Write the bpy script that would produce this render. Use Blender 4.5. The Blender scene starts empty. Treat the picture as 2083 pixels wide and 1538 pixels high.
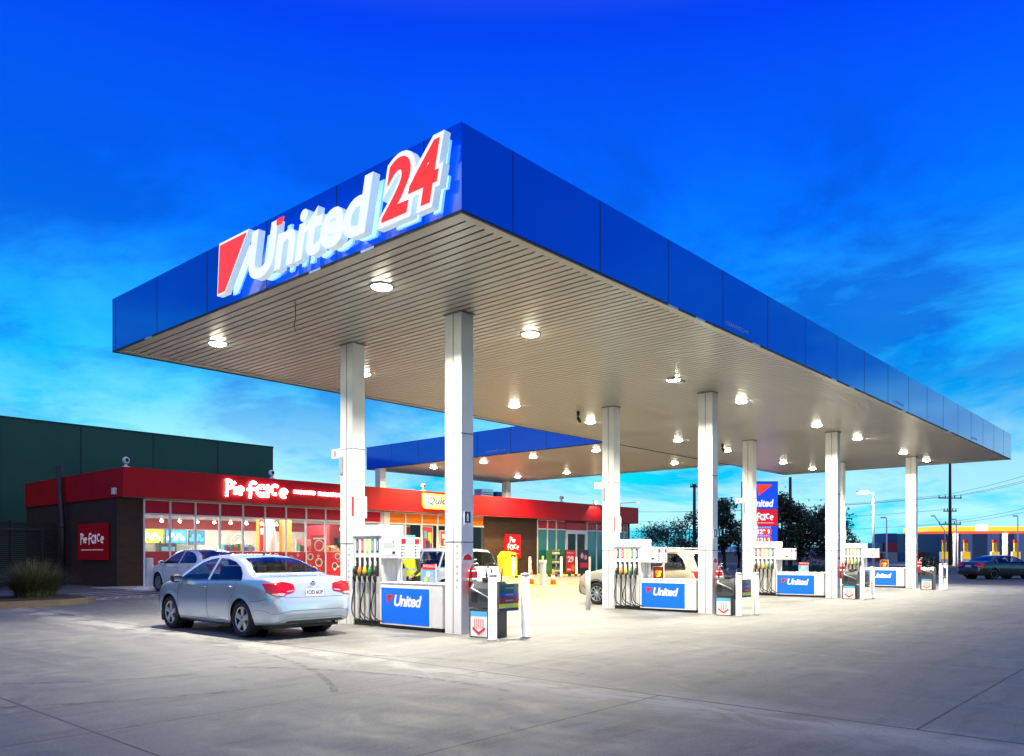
import bpy, math, random
import numpy as np
from mathutils import Vector, Matrix
from mathutils.bvhtree import BVHTree
random.seed(7); rng = np.random.default_rng(7)
R = math.radians
scene = bpy.context.scene
col = scene.collection

# ------------------------------------------------------------------ camera
cam = bpy.data.objects.new('camera', bpy.data.cameras.new('camera')); col.objects.link(cam)
cam.data.sensor_width = 36.0; cam.data.lens = 1629 / 2083 * 36
cam.data.shift_y = (1129 - 769) / 2083; cam.data.clip_end = 4000; cam.data.clip_start = .1
cam.location = (0, 0, 1.45); cam.rotation_euler = (R(90), 0, R(41.59 - 90))
scene.camera = cam
scene.view_settings.view_transform = 'Standard'; scene.view_settings.look = 'None'
scene.view_settings.exposure = 0.2; scene.view_settings.gamma = 1.0
scene.cycles.max_bounces = 6; scene.cycles.sample_clamp_indirect = 6
scene.cycles.caustics_reflective = False; scene.cycles.caustics_refractive = False

# ------------------------------------------------------------------ node helpers
class N:
    def __init__(s, tree): s.t = tree; s.n = tree.nodes; s.l = tree.links
    def new(s, ty, **k):
        n = s.n.new(ty)
        for a, b in k.items(): setattr(n, a, b)
        return n
    def put(s, sock, v):
        if isinstance(v, bpy.types.NodeSocket): s.l.new(v, sock)
        else:
            try: sock.default_value = v
            except Exception: sock.default_value = (v, v, v)
    def math(s, op, a, b=0.0, c=None, clamp=False):
        n = s.new('ShaderNodeMath', operation=op, use_clamp=clamp)
        s.put(n.inputs[0], a); s.put(n.inputs[1], b)
        if c is not None: s.put(n.inputs[2], c)
        return n.outputs[0]
    def mix(s, f, a, b, blend='MIX'):
        n = s.new('ShaderNodeMix', data_type='RGBA', blend_type=blend)
        s.put(n.inputs[0], f); s.put(n.inputs[6], a); s.put(n.inputs[7], b)
        return n.outputs[2]
    def ramp(s, f, stops, interp='LINEAR'):
        n = s.new('ShaderNodeValToRGB'); n.color_ramp.interpolation = interp
        cr = n.color_ramp
        while len(cr.elements) < len(stops): cr.elements.new(.5)
        for e, (p, c) in zip(cr.elements, stops):
            e.position = p; e.color = (c, c, c, 1) if not isinstance(c, tuple) else (*c[:3], 1)
        s.put(n.inputs[0], f); return n.outputs[0]
    def noise(s, vec, scale, detail=4, rough=.5, dist=0):
        n = s.new('ShaderNodeTexNoise'); s.put(n.inputs['Vector'], vec)
        n.inputs['Scale'].default_value = scale; n.inputs['Detail'].default_value = detail
        n.inputs['Roughness'].default_value = rough; n.inputs['Distortion'].default_value = dist
        return n.outputs['Fac']
    def vmul(s, v, k):
        n = s.new('ShaderNodeVectorMath', operation='MULTIPLY'); s.put(n.inputs[0], v); n.inputs[1].default_value = k
        return n.outputs[0]
    def sep(s, v):
        n = s.new('ShaderNodeSeparateXYZ'); s.put(n.inputs[0], v); return n.outputs

# ------------------------------------------------------------------ sky
world = bpy.data.worlds.new('World'); scene.world = world; world.use_nodes = True
w = N(world.node_tree); w.n.clear()
tc = w.new('ShaderNodeTexCoord').outputs['Generated']
X_, Y_, Z_ = w.sep(tc)
base = w.ramp(Z_, [(0.0, (.12, .82, 1)), (.05, (.0, .74, 1)), (.13, (.0, .60, 1)), (.21, (.0, .44, 1)), (.31, (.0, .24, 1)), (.42, (.0, .125, 1)),
                   (.55, (.0, .048, .84)), (.70, (.05, .10, .48)), (.88, (.27, .32, .345))])  # unseen zenith turned neutral grey to keep the ground light from going blue
zz = w.math('MAXIMUM', Z_, 0.0)
dv = w.new('ShaderNodeCombineXYZ')
den = w.math('ADD', zz, .16)
w.put(dv.inputs[0], w.math('DIVIDE', X_, den)); w.put(dv.inputs[1], w.math('DIVIDE', Y_, den)); w.put(dv.inputs[2], zz)
cv = dv.outputs[0]
n1 = w.noise(cv, .85, 10, .64, .35)
of_ = w.new('ShaderNodeVectorMath', operation='ADD'); w.put(of_.inputs[0], cv); of_.inputs[1].default_value = (-7.5, 9.1, 0)
n2 = w.noise(of_.outputs[0], .62, 9, .62, .5)
low = w.ramp(Z_, [(0.0, 1.0), (.15, .9), (.25, .5), (.36, 0.0)])
c1 = w.math('MULTIPLY', w.ramp(n1, [(.38, 0.0), (.53, 1.0)]), low)
skyc = w.mix(w.math('MULTIPLY', c1, .90), base, w.mix(w.ramp(Z_, [(.10, 0.0), (.22, 1.0)]), (.50, .93, 1, 1), (.05, .60, 1, 1)))
dk = w.math('MULTIPLY', w.ramp(n2, [(.44, 0.0), (.54, 1.0)]), w.ramp(Z_, [(0.04, 0.1), (.17, .55), (.24, 1), (.42, .8), (.52, .3), (.6, 0.0)]))
skyc = w.mix(w.math('MULTIPLY', dk, .74), skyc, (.0, .07, .56, 1))
# pale afterglow behind the camera, unseen, added to warm the ground light
fx, fy = math.cos(R(41.59)), math.sin(R(41.59))
back = w.math('MULTIPLY', w.math('ADD', w.math('MULTIPLY', X_, fx), w.math('MULTIPLY', Y_, fy)), -1.0)
glow = w.math('MULTIPLY', w.ramp(back, [(.72, 0.0), (.98, 1.0)]), w.ramp(Z_, [(0.0, 1.0), (.55, .35), (.8, 0.0)]))
skyc = w.mix(w.math('MULTIPLY', glow, .95), skyc, (.95, .74, .52, 1))
below = w.ramp(Z_, [(0.0, 0.0), (.004, 1.0)])
skyc = w.mix(below, (.10, .2, .3, 1), skyc)
bg = w.new('ShaderNodeBackground'); w.put(bg.inputs[0], skyc); bg.inputs[1].default_value = 1.0
nis = w.new('ShaderNodeTexSky', sky_type='NISHITA'); nis.sun_disc = False
nis.sun_elevation = R(1.5); nis.sun_rotation = R(230)
bg2 = w.new('ShaderNodeBackground'); w.put(bg2.inputs[0], nis.outputs[0]); bg2.inputs[1].default_value = .0015
add = w.new('ShaderNodeAddShader'); w.l.new(bg.outputs[0], add.inputs[0]); w.l.new(bg2.outputs[0], add.inputs[1])
wo = w.new('ShaderNodeOutputWorld'); w.l.new(add.outputs[0], wo.inputs[0])

# very soft warm fill, added to offset the blue skylight on the ground
sl = bpy.data.lights.new('sun', 'SUN'); sl.energy = .24; sl.angle = R(40); sl.color = (1, .84, .62)
so = bpy.data.objects.new('sun', sl); col.objects.link(so)
so.rotation_euler = Vector((fx * .8 - .1, fy * .8, -1.0)).to_track_quat('-Z', 'Y').to_euler()

# ------------------------------------------------------------------ materials
MC = {}
def mat(name, c=(.5, .5, .5), rough=.5, metal=0.0, emit=None, es=1.0, coat=0.0, var=0.0, vs=3.0, bump=0.0, spec=.5):
    if name in MC: return MC[name]
    m = bpy.data.materials.new(name); m.use_nodes = True; t = N(m.node_tree)
    b = t.n['Principled BSDF']
    b.inputs['Base Color'].default_value = (*c, 1); b.inputs['Roughness'].default_value = rough
    b.inputs['Metallic'].default_value = metal; b.inputs['Coat Weight'].default_value = coat
    b.inputs['Coat Roughness'].default_value = .06; b.inputs['Specular IOR Level'].default_value = spec
    if var or bump:
        o = t.new('ShaderNodeTexCoord').outputs['Object']
        f = t.noise(o, vs, 6, .6)
        if var:
            t.put(b.inputs['Base Color'], t.mix(t.ramp(f, [(.3, 0.0), (.7, 1.0)]), (*[x * (1 - var) for x in c], 1), (*[min(1, x * (1 + var * .6)) for x in c], 1)))
            t.put(b.inputs['Roughness'], t.math('ADD', t.math('MULTIPLY', f, .25), rough - .12, clamp=True))
        if bump:
            bn = t.new('ShaderNodeBump'); bn.inputs['Strength'].default_value = bump; bn.inputs['Distance'].default_value = .01
            t.put(bn.inputs['Height'], t.noise(o, vs * 12, 3)); t.l.new(bn.outputs[0], b.inputs['Normal'])
    if emit:
        b.inputs['Emission Color'].default_value = (*emit, 1); b.inputs['Emission Strength'].default_value = es
    MC[name] = m; return m

def glass(name, tint, gl=.9, ior=1.5):
    if name in MC: return MC[name]
    m = bpy.data.materials.new(name); m.use_nodes = True; t = N(m.node_tree); t.n.clear()
    tr = t.new('ShaderNodeBsdfTransparent'); tr.inputs[0].default_value = (*tint, 1)
    g = t.new('ShaderNodeBsdfGlossy'); g.inputs['Color'].default_value = (gl, gl, gl, 1); g.inputs['Roughness'].default_value = .015
    lw = t.new('ShaderNodeLayerWeight'); lw.inputs[0].default_value = .5
    f0 = ((ior - 1) / (ior + 1)) ** 2 * 1.1
    fr = t.math('ADD', t.math('MULTIPLY', t.math('POWER', lw.outputs['Facing'], 4.5), 1 - f0), f0)
    mx = t.new('ShaderNodeMixShader'); t.l.new(fr, mx.inputs[0]); t.l.new(tr.outputs[0], mx.inputs[1]); t.l.new(g.outputs[0], mx.inputs[2])
    o = t.new('ShaderNodeOutputMaterial'); t.l.new(mx.outputs[0], o.inputs[0]); MC[name] = m; return m

white = mat('white_paint', (.80, .80, .79), .35, var=.06, vs=1.5)
white_dirty = mat('white_metal_worn', (.74, .74, .72), .4, var=.14, vs=2.5)
black = mat('black_rubber', (.012, .012, .013), .55)
dark = mat('dark_plastic', (.03, .032, .036), .4, var=.2)
seam_m = mat('dark_joint', (.01, .015, .03), .6)
blue_f = mat('blue_fascia_panel', (.001, .100, .88), .10, coat=.7, var=.05, vs=.6)
red_f = mat('red_fascia_panel', (.46, .006, .010), .5, spec=.18, var=.08, vs=.8)
alu = mat('aluminium', (.62, .64, .66), .35, metal=.6)
frame_m = mat('white_window_frame', (.72, .74, .75), .35)
chrome = mat('chrome', (.8, .8, .8), .12, metal=1)
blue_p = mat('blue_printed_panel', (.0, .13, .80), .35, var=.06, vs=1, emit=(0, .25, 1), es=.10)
red_p = mat('red_print', (.72, .012, .02), .4)
white_p = mat('white_print', (.85, .85, .85), .4)
black_p = mat('black_print', (.02, .02, .025), .5)
yellow_p = mat('yellow_print', (.85, .62, .02), .4)
lime_p = mat('lime_print', (.62, .75, .03), .4)
green_p = mat('green_print', (.03, .28, .10), .4)
orange_p = mat('orange_print', (.9, .25, .02), .45)
navy_p = mat('navy_print', (.01, .03, .16), .4)
brown_p = mat('brown_print', (.12, .03, .02), .5)
lit_white = mat('lit_white_acrylic', (.8, .8, .8), .4, emit=(.95, .97, 1), es=.72)
lit_side = mat('lit_letter_return', (.6, .7, .75), .4, emit=(.6, .85, 1), es=.42)
halo_m = mat('halo_light_back', (.8, .8, .8), .4, emit=(.02, .36, 1), es=1.0)
lit_red = mat('lit_red_acrylic', (.6, .03, .02), .4, emit=(1, .045, .02), es=.85)
neon = mat('neon_white', (1, 1, 1), .4, emit=(1, .86, .80), es=7)
lamp_lens = mat('lamp_lens', (1, 1, 1), .4, emit=(1, .95, .74), es=90)

def brick(name, c1, c2, mortar):
    m = bpy.data.materials.new(name); m.use_nodes = True; t = N(m.node_tree); b = t.n['Principled BSDF']
    o = t.new('ShaderNodeTexCoord').outputs['Object']; x, y, z = t.sep(o)
    cb = t.new('ShaderNodeCombineXYZ'); t.put(cb.inputs[0], t.math('ADD', x, y)); t.put(cb.inputs[1], z)
    bt = t.new('ShaderNodeTexBrick'); t.put(bt.inputs[0], cb.outputs[0])
    bt.inputs['Color1'].default_value = (*c1, 1); bt.inputs['Color2'].default_value = (*c2, 1); bt.inputs['Mortar'].default_value = (*mortar, 1)
    bt.inputs['Scale'].default_value = 1; bt.inputs['Mortar Size'].default_value = .006
    bt.inputs['Brick Width'].default_value = .30; bt.inputs['Row Height'].default_value = .095; bt.inputs['Bias'].default_value = .1
    f = t.noise(o, 1.2, 5)
    t.put(b.inputs['Base Color'], t.mix(t.math('MULTIPLY', f, .4), bt.outputs[0], (c1[0] * .5, c1[1] * .5, c1[2] * .5, 1)))
    b.inputs['Roughness'].default_value = .75
    bn = t.new('ShaderNodeBump'); bn.inputs['Strength'].default_value = .5; bn.inputs['Distance'].default_value = .012
    t.put(bn.inputs['Height'], t.math('SUBTRACT', 1.0, bt.outputs['Fac'])); t.l.new(bn.outputs[0], b.inputs['Normal'])
    return m
brick_m = brick('brown_brick', (.062, .027, .010), (.044, .018, .007), (.012, .008, .006))

def ground_mat():
    m = bpy.data.materials.new('stained_concrete'); m.use_nodes = True; t = N(m.node_tree); b = t.n['Principled BSDF']
    g = t.new('ShaderNodeNewGeometry').outputs['Position']; x, y, z = t.sep(g)
    big = t.noise(g, .22, 5, .6, .3); mid = t.noise(t.vmul(g, (1.0, .55, 1)), 2.1, 9, .70, .8)
    strk = t.noise(t.vmul(g, (.42, 2.6, 1)), 1.3, 9, .68, .6); fine = t.noise(g, 38, 4, .7)
    cc = t.mix(t.ramp(big, [(.35, 0.0), (.65, 1.0)]), (.095, .094, .086, 1), (.180, .178, .164, 1))
    cc = t.mix(t.math('MULTIPLY', t.ramp(mid, [(.47, 0.0), (.62, 1.0)]), .50), cc, (.27, .27, .262, 1))
    cc = t.mix(t.math('MULTIPLY', t.ramp(strk, [(.48, 0.0), (.64, 1.0)]), .60), cc, (.06, .061, .06, 1))
    cc = t.mix(.22, cc, t.ramp(fine, [(.3, .03), (.7, .42)]))
    # older dark asphalt apron towards the kerb island
    wob = t.math('MULTIPLY', t.math('SUBTRACT', mid, .5), 2.5)
    ap = t.math('MULTIPLY', t.math('SMOOTH_MIN', t.math('MULTIPLY', t.math('SUBTRACT', t.math('ADD', y, wob), 18.8), .9, clamp=True), 1.0, .1), t.math('MULTIPLY', t.math('SUBTRACT', 17.5, t.math('ADD', x, wob)), .3, clamp=True))
    cc = t.mix(t.math('MULTIPLY', ap, .75), cc, (.075, .078, .085, 1))
    # oil spots
    v = t.new('ShaderNodeTexVoronoi', feature='F1'); t.put(v.inputs['Vector'], g); v.inputs['Scale'].default_value = .9
    cc = t.mix(t.math('MULTIPLY', t.ramp(t.math('ADD', v.outputs['Distance'], t.math('MULTIPLY', mid, .12)), [(.085, 1.0), (.13, 0.0)]), .6), cc, (.035, .035, .035, 1))
    # dark drip stains where cars stand at the pumps
    for px_, in ((9.2,), (12.0,), (18.6,), (21.6,), (28.0,), (31.0,)):
        dd = t.math('SQRT', t.math('ADD', t.math('POWER', t.math('MULTIPLY', t.math('SUBTRACT', x, px_), 1.5), 2.0), t.math('POWER', t.math('MULTIPLY', t.math('SUBTRACT', y, 12.6), .42), 2.0)))
        st = t.math('MULTIPLY', t.ramp(t.math('ADD', dd, t.math('MULTIPLY', mid, 1.1)), [(.55, 1.0), (1.0, 0.0)]), t.ramp(fine, [(.35, .35), (.6, 1.0)]))
        cc = t.mix(t.math('MULTIPLY', st, .75), cc, (.035, .036, .036, 1))
    # slab groups differ in tone
    slab = t.new('ShaderNodeTexWhiteNoise', noise_dimensions='2D'); cb = t.new('ShaderNodeCombineXYZ')
    t.put(cb.inputs[0], t.math('FLOOR', t.math('DIVIDE', t.math('SUBTRACT', x, 7.2), 4.57)))
    t.put(cb.inputs[1], t.math('FLOOR', t.math('DIVIDE', t.math('SUBTRACT', y, 1.9), 5.0))); t.l.new(cb.outputs[0], slab.inputs['Vector'])
    cc = t.mix(t.math('MULTIPLY', slab.outputs['Value'], .28), cc, (.10, .10, .10, 1))
    # joints
    def line(v, v0, wd, wob=0.0):
        d = t.math('ABSOLUTE', t.math('SUBTRACT', t.math('ADD', v, t.math('MULTIPLY', t.math('SUBTRACT', mid, .5), wob)), v0))
        return t.math('LESS_THAN', d, wd)
    jx = t.math('MAXIMUM', line(x, 7.2, .018, .03), line(x, 2.63, .010, .02))
    for k in range(1, 9): jx = t.math('MAXIMUM', jx, line(x, 7.2 + 4.57 * k, .008, .02))
    right = t.math('GREATER_THAN', x, 7.2)
    jy = t.math('MAXIMUM', t.math('MULTIPLY', line(y, 1.9, .011, .02), right), t.math('MULTIPLY', line(y, 4.35, .010, .02), t.math('SUBTRACT', 1.0, right)))
    for k in (6.9, 11.9, 16.9, 21.9, -3.1): jy = t.math('MAXIMUM', jy, line(y, k, .007, .02))
    cr = t.noise(g, .55, 8, .7, 1.5)
    crack = t.math('MULTIPLY', t.math('LESS_THAN', t.math('ABSOLUTE', t.math('SUBTRACT', cr, .5)), .0016), t.math('GREATER_THAN', mid, .52))
    jj = t.math('MAXIMUM', t.math('MAXIMUM', jx, jy), t.math('MULTIPLY', crack, .8))
    # pale worn band beside the long joint
    wd = t.math('MULTIPLY', t.ramp(t.math('ABSOLUTE', t.math('SUBTRACT', x, 6.9)), [(.0, 1.0), (.85, 0.0)]), t.ramp(mid, [(.42, 0.0), (.54, 1.0)]))
    cc = t.mix(t.math('MULTIPLY', wd, .62), cc, (.40, .395, .38, 1))
    cc = t.mix(t.math('MULTIPLY', jj, .9), cc, (.02, .02, .02, 1))
    t.put(b.inputs['Base Color'], cc)
    t.put(b.inputs['Roughness'], t.ramp(mid, [(.35, .5), (.65, .78)]))
    bn = t.new('ShaderNodeBump'); bn.inputs['Strength'].default_value = .35; bn.inputs['Distance'].default_value = .004
    t.put(bn.inputs['Height'], t.math('SUBTRACT', t.math('ADD', fine, mid), jj)); t.l.new(bn.outputs[0], b.inputs['Normal'])
    return m
conc = ground_mat()
asph = mat('asphalt', (.055, .057, .062), .8, var=.35, vs=1.2, bump=.4)
asph2 = mat('driveway_asphalt', (.085, .087, .095), .75, var=.4, vs=.7, bump=.4)

# ------------------------------------------------------------------ mesh helpers
def put(o, label=None, cat=None, group=None, kind=None):
    if label: o['label'] = label
    if cat: o['category'] = cat
    if group: o['group'] = group
    if kind: o['kind'] = kind
    return o
def thing(name, label, cat, loc=(0, 0, 0), rz=0.0, group=None):
    o = bpy.data.objects.new(name, None); col.objects.link(o); o.location = loc; o.rotation_euler = (0, 0, rz)
    o.empty_display_size = .2
    return put(o, label, cat, group)
def kids(o): return [c for c in bpy.data.objects if c.parent == o]
def copy_tree(o, parent=None):
    c = o.copy(); col.objects.link(c)
    if parent is not None: c.parent = parent
    for k in kids(o): copy_tree(k, c)
    return c
def dup(o, label, loc, rz=None):
    c = copy_tree(o); c.location = loc; c['label'] = label
    if rz is not None: c.rotation_euler = (0, 0, rz)
    return c
class MB:
    def __init__(s, off=(0, 0, 0)): s.v = []; s.f = []; s.m = []; s.off = Vector(off); s.sm = []
    def add(s, vs, fs, mi=0, smooth=False):
        b = len(s.v); s.v += [tuple(Vector(v) - s.off) for v in vs]
        for f in fs: s.f.append([b + i for i in f]); s.m.append(mi); s.sm.append(smooth)
        return s
    def box(s, x0, y0, z0, x1, y1, z1, mi=0, bev=0.0):
        if x0 > x1: x0, x1 = x1, x0
        if y0 > y1: y0, y1 = y1, y0
        if z0 > z1: z0, z1 = z1, z0
        if bev <= 0:
            vs = [(x, y, z) for z in (z0, z1) for x, y in ((x0, y0), (x1, y0), (x1, y1), (x0, y1))]
            return s.add(vs, [(0, 3, 2, 1), (4, 5, 6, 7), (0, 1, 5, 4), (1, 2, 6, 5), (2, 3, 7, 6), (3, 0, 4, 7)], mi)
        b = min(bev, (x1 - x0) * .45, (y1 - y0) * .45, (z1 - z0) * .45)
        def ring(i, z): return [(x0 + i + 0, y0 + b, z), (x0 + b, y0 + i, z), (x1 - b, y0 + i, z), (x1 - i, y0 + b, z), (x1 - i, y1 - b, z), (x1 - b, y1 - i, z), (x0 + b, y1 - i, z), (x0 + i, y1 - b, z)]
        def ring2(z): return [(x0 + b, y0 + b, z), (x0 + b, y0 + b, z), (x1 - b, y0 + b, z), (x1 - b, y0 + b, z), (x1 - b, y1 - b, z), (x1 - b, y1 - b, z), (x0 + b, y1 - b, z), (x0 + b, y1 - b, z)]
        vs = ring(b * .45, z0) + ring(0, z0 + b) + ring(0, z1 - b) + ring(b * .45, z1)
        fs = [tuple(range(7, -1, -1)), tuple(range(24, 32))]
        for k in range(3):
            for i in range(8): fs.append((k * 8 + i, k * 8 + (i + 1) % 8, k * 8 + 8 + (i + 1) % 8, k * 8 + 8 + i))
        return s.add(vs, fs, mi)
    def lathe(s, prof, n=20, c=(0, 0, 0), mi=0, axis='z', smooth=True):
        vs = []; L = len(prof)
        for r, h in prof:
            for i in range(n):
                a = 2 * math.pi * i / n; p = (r * math.cos(a), r * math.sin(a), h)
                if axis == 'x': p = (p[2], p[0], p[1])
                if axis == 'y': p = (p[1], p[2], p[0])
                vs.append((p[0] + c[0], p[1] + c[1], p[2] + c[2]))
        fs = [(k * n + i, k * n + (i + 1) % n, k * n + n + (i + 1) % n, k * n + n + i) for k in range(L - 1) for i in range(n)]
        s.add(vs, fs, mi, smooth); b = len(s.v) - len(vs)
        if prof[0][0] > 1e-4: s.f.append([b + i for i in range(n - 1, -1, -1)]); s.m.append(mi); s.sm.append(False)
        if prof[-1][0] > 1e-4: s.f.append([b + (L - 1) * n + i for i in range(n)]); s.m.append(mi); s.sm.append(False)
        return s
    def tube(s, pts, r, n=8, mi=0, flat=None, caps=True):
        pts = [Vector(p) for p in pts]; vs = []; prev = None
        for i, p in enumerate(pts):
            d = (pts[min(i + 1, len(pts) - 1)] - pts[max(i - 1, 0)]).normalized()
            if flat is not None: a = Vector(flat[0]).normalized(); bq = d.cross(a).normalized(); ra, rb = flat[1], (r[i] if isinstance(r, (list, tuple)) else r)
            else:
                up = Vector((0, 0, 1)) if abs(d.z) < .95 else Vector((1, 0, 0))
                a = d.cross(up).normalized() if prev is None else (prev - d * prev.dot(d)).normalized()
                prev = a; bq = d.cross(a).normalized(); ra = rb = (r[i] if isinstance(r, (list, tuple)) else r)
            for k in range(n):
                t = 2 * math.pi * k / n; vs.append(tuple(p + a * (math.cos(t) * ra) + bq * (math.sin(t) * rb)))
        fs = [(k * n + i, k * n + (i + 1) % n, k * n + n + (i + 1) % n, k * n + n + i) for k in range(len(pts) - 1) for i in range(n)]
        if caps: fs += [tuple(range(n - 1, -1, -1)), tuple(range((len(pts) - 1) * n, len(pts) * n))]
        return s.add(vs, fs, mi, True)
    def prism(s, poly, o, u, v, d, mi=0, mside=None):
        """polygon in plane (o,u,v) extruded along vector d"""
        o, u, v, d = Vector(o), Vector(u), Vector(v), Vector(d); n = len(poly)
        a = [o + u * p[0] + v * p[1] for p in poly]; b = [p + d for p in a]
        s.add([tuple(p) for p in a + b], [tuple(range(n))[::-1], tuple(range(n, 2 * n))], mi)
        s.add([tuple(p) for p in a + b], [(i, (i + 1) % n, n + (i + 1) % n, n + i) for i in range(n)], mi if mside is None else mside)
        return s
    def build(s, name, mats, parent=None, fix=True):
        me = bpy.data.meshes.new(name); me.from_pydata(s.v, [], s.f)
        mats = mats if isinstance(mats, (list, tuple)) else [mats]
        for m in mats: me.materials.append(m)
        me.polygons.foreach_set('material_index', s.m); me.polygons.foreach_set('use_smooth', s.sm)
        me.update()
        o = bpy.data.objects.new(name, me); col.objects.link(o)
        if parent is not None: o.parent = parent
        return o

def fill_text(body, size, shear=0.0, off=0.0, ext=.01, align='LEFT', sp=1.0, bev=0.0):
    c = bpy.data.curves.new('t', 'FONT'); c.body = body; c.size = size; c.shear = shear; c.offset = off
    c.extrude = ext; c.align_x = align; c.space_character = sp; c.resolution_u = 5; c.bevel_depth = bev
    o = bpy.data.objects.new('t', c); col.objects.link(o)
    bpy.context.view_layer.update()
    me = bpy.data.meshes.new_from_object(o.evaluated_get(bpy.context.evaluated_depsgraph_get()))
    vs = [v.co.copy() for v in me.vertices]; fs = [tuple(p.vertices) for p in me.polygons]; nz = [abs(p.normal.z) for p in me.polygons]
    bpy.data.objects.remove(o); bpy.data.curves.remove(c); bpy.data.meshes.remove(me)
    return vs, fs, nz
BX = {'-x': (Vector((0, -1, 0)), Vector((0, 0, 1)), Vector((-1, 0, 0))), '-y': (Vector((1, 0, 0)), Vector((0, 0, 1)), Vector((0, -1, 0))),
      '+x': (Vector((0, 1, 0)), Vector((0, 0, 1)), Vector((1, 0, 0))), 'up': (Vector((1, 0, 0)), Vector((0, 1, 0)), Vector((0, 0, 1)))}
def text(mb, body, o, face, size, w=None, h=None, mi=0, mside=None, **k):
    """flat lettering on a plane: o = lower left; w/h stretch the word to fit"""
    vs, fs, nz = fill_text(body, size, **k)
    xs = [v.x for v in vs]; ys = [v.y for v in vs]; x0, x1, y0, y1 = min(xs), max(xs), min(ys), max(ys)
    sx = 1 if w is None else w / (x1 - x0); sy = 1 if h is None else h / (y1 - y0)
    u, v, n = BX[face] if isinstance(face, str) else face; o = Vector(o)
    P = [tuple(o + u * ((q.x - x0) * sx) + v * ((q.y - y0) * sy) + n * q.z) for q in vs]
    b = len(mb.v); mb.v += [tuple(Vector(p) - mb.off) for p in P]
    for f, z in zip(fs, nz):
        mb.f.append([b + i for i in f]); mb.m.append(mi if (mside is None or z > .9) else mside); mb.sm.append(False)
    return mb
def arc(cx, cy, rx, ry, a0, a1, n=10): return [(cx + rx * math.cos(R(a0 + (a1 - a0) * i / n)), cy + ry * math.sin(R(a0 + (a1 - a0) * i / n))) for i in range(n + 1)]
PIE = [[(.03, .98), (.0, .0)], [(-.04, .93)] + arc(.08, .74, .15, .22, 95, -85, 9) + [(.02, .50)],
       [(.33, .62), (.32, .14)], [(.31, .84), (.34, .88)],
       arc(.55, .40, .13, .20, -20, 320, 14)[::-1] + [] ]
PIE[4] = [(.44, .38), (.66, .44)] + arc(.55, .40, .12, .20, 20, 300, 12)
FACE = [arc(.20, .78, .13, .17, 30, 180, 7) + [(.08, .30), (.06, -.02)], [(-.06, .50), (.28, .56)],
        arc(.56, .46, .22, .32, 0, 360, 20), [(.80, .88), (.80, .08)],
        arc(1.12, .58, .16, .28, 40, 290, 12), [(1.36, .38), (1.64, .46)] + arc(1.50, .40, .15, .24, 20, 300, 12),
        [(.50, .56), (.50, .60)], [(.63, .56), (.63, .60)], arc(.56, .42, .09, .10, 200, 340, 5)]
def strokes(mb, S, o, face, sx, sy, r, mi=0, depth=.012):
    u, v, n = BX[face]; o = Vector(o)
    for s in S:
        k = .45 if len(s) == 2 and abs(s[0][1] - s[1][1]) < .06 and abs(s[0][0] - s[1][0]) < .05 else 1
        rr = r * (.5 if (S is FACE and s in (S[6], S[7], S[8])) else 1)
        mb.tube([o + u * (p[0] * sx) + v * (p[1] * sy) for p in s], rr, 8, mi, flat=(n, depth))
    return mb
def pieface(mb, o, face, wd, ht, r, two=False, mi=0, depth=.012):
    u, v, n = BX[face]; o = Vector(o)
    if not two:
        a = wd / 2.62; strokes(mb, PIE, o + u * (.05 * a), face, a, ht, r, mi, depth); strokes(mb, FACE, o + u * (.93 * a), face, a, ht, r, mi, depth)
    else:
        a = wd / 1.7; strokes(mb, PIE, o + u * (.35 * a) + v * (ht * .53), face, a * 1.15, ht * .47, r, mi, depth); strokes(mb, FACE, o, face, a, ht * .5, r, mi, depth)
    return mb
def united_logo(mb, o, face, wd, ht, ext=.004, mw=0, mr=1):
    """red flag triangle + slanted word"""
    u, v, n = BX[face]; o = Vector(o)
    mb.prism([(-.02 * wd, .30 * ht), (-.035 * wd, .98 * ht), (.155 * wd, .98 * ht), (.02 * wd, .30 * ht)], o, u, v, n * ext, mr)
    text(mb, 'United', o + u * (.18 * wd) + n * (ext * .5), face, 1, w=.80 * wd, h=ht, mi=mw, shear=.25, off=.035, ext=ext * .5 , sp=.93)
    return mb

# ------------------------------------------------------------------ ground level
def ss(a, b, x):
    t = max(0., min(1., (x - a) / (b - a))); return t * t * (3 - 2 * t)
def lerpk(xs, ys, x):
    if x <= xs[0]: return ys[0]
    for i in range(len(xs) - 1):
        if x <= xs[i + 1]:
            return ys[i] + (ys[i + 1] - ys[i]) * ss(xs[i], xs[i + 1], x)
    return ys[-1]
def gz(x, y):
    d = lerpk([-99, 11.5, 18, 22, 30, 40, 55], [0, 0, -.15, -.15, -.10, -.05, 0], x)
    return d * ss(2, 9, y) * (1 - ss(17, 27, y)) + .20 * ss(17, 29, y) * (1 - ss(60, 90, x))
def sheet(name, xs, ys, dz, m, zf=gz):
    mb = MB(); nx, ny = len(xs), len(ys)
    vs = [(x, y, zf(x, y) + dz) for y in ys for x in xs]
    fs = [(j * nx + i, j * nx + i + 1, (j + 1) * nx + i + 1, (j + 1) * nx + i) for j in range(ny - 1) for i in range(nx - 1)]
    mb.add(vs, fs, 0, True); return mb.build(name, m)
def rngf(a, b, s): return list(np.arange(a, b + 1e-6, s))
put(sheet('ground', [-600, -200, -60, -25] + rngf(-10, 100, 1.0) + [130, 200, 500, 1500], [-900, -300, -80, -25] + rngf(-6, 60, 1.0) + [90, 200, 600, 1500], 0, conc), kind='structure')
put(sheet('road', rngf(64, 112, 4), [-900, -300, -100, -40] + rngf(-20, 120, 5) + [300, 900], .006, asph), kind='structure')
put(sheet('driveway', rngf(45.5, 64, 1), [-60, -30, -10] + rngf(-4, 30, 1), .004, asph2), kind='structure')
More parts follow.
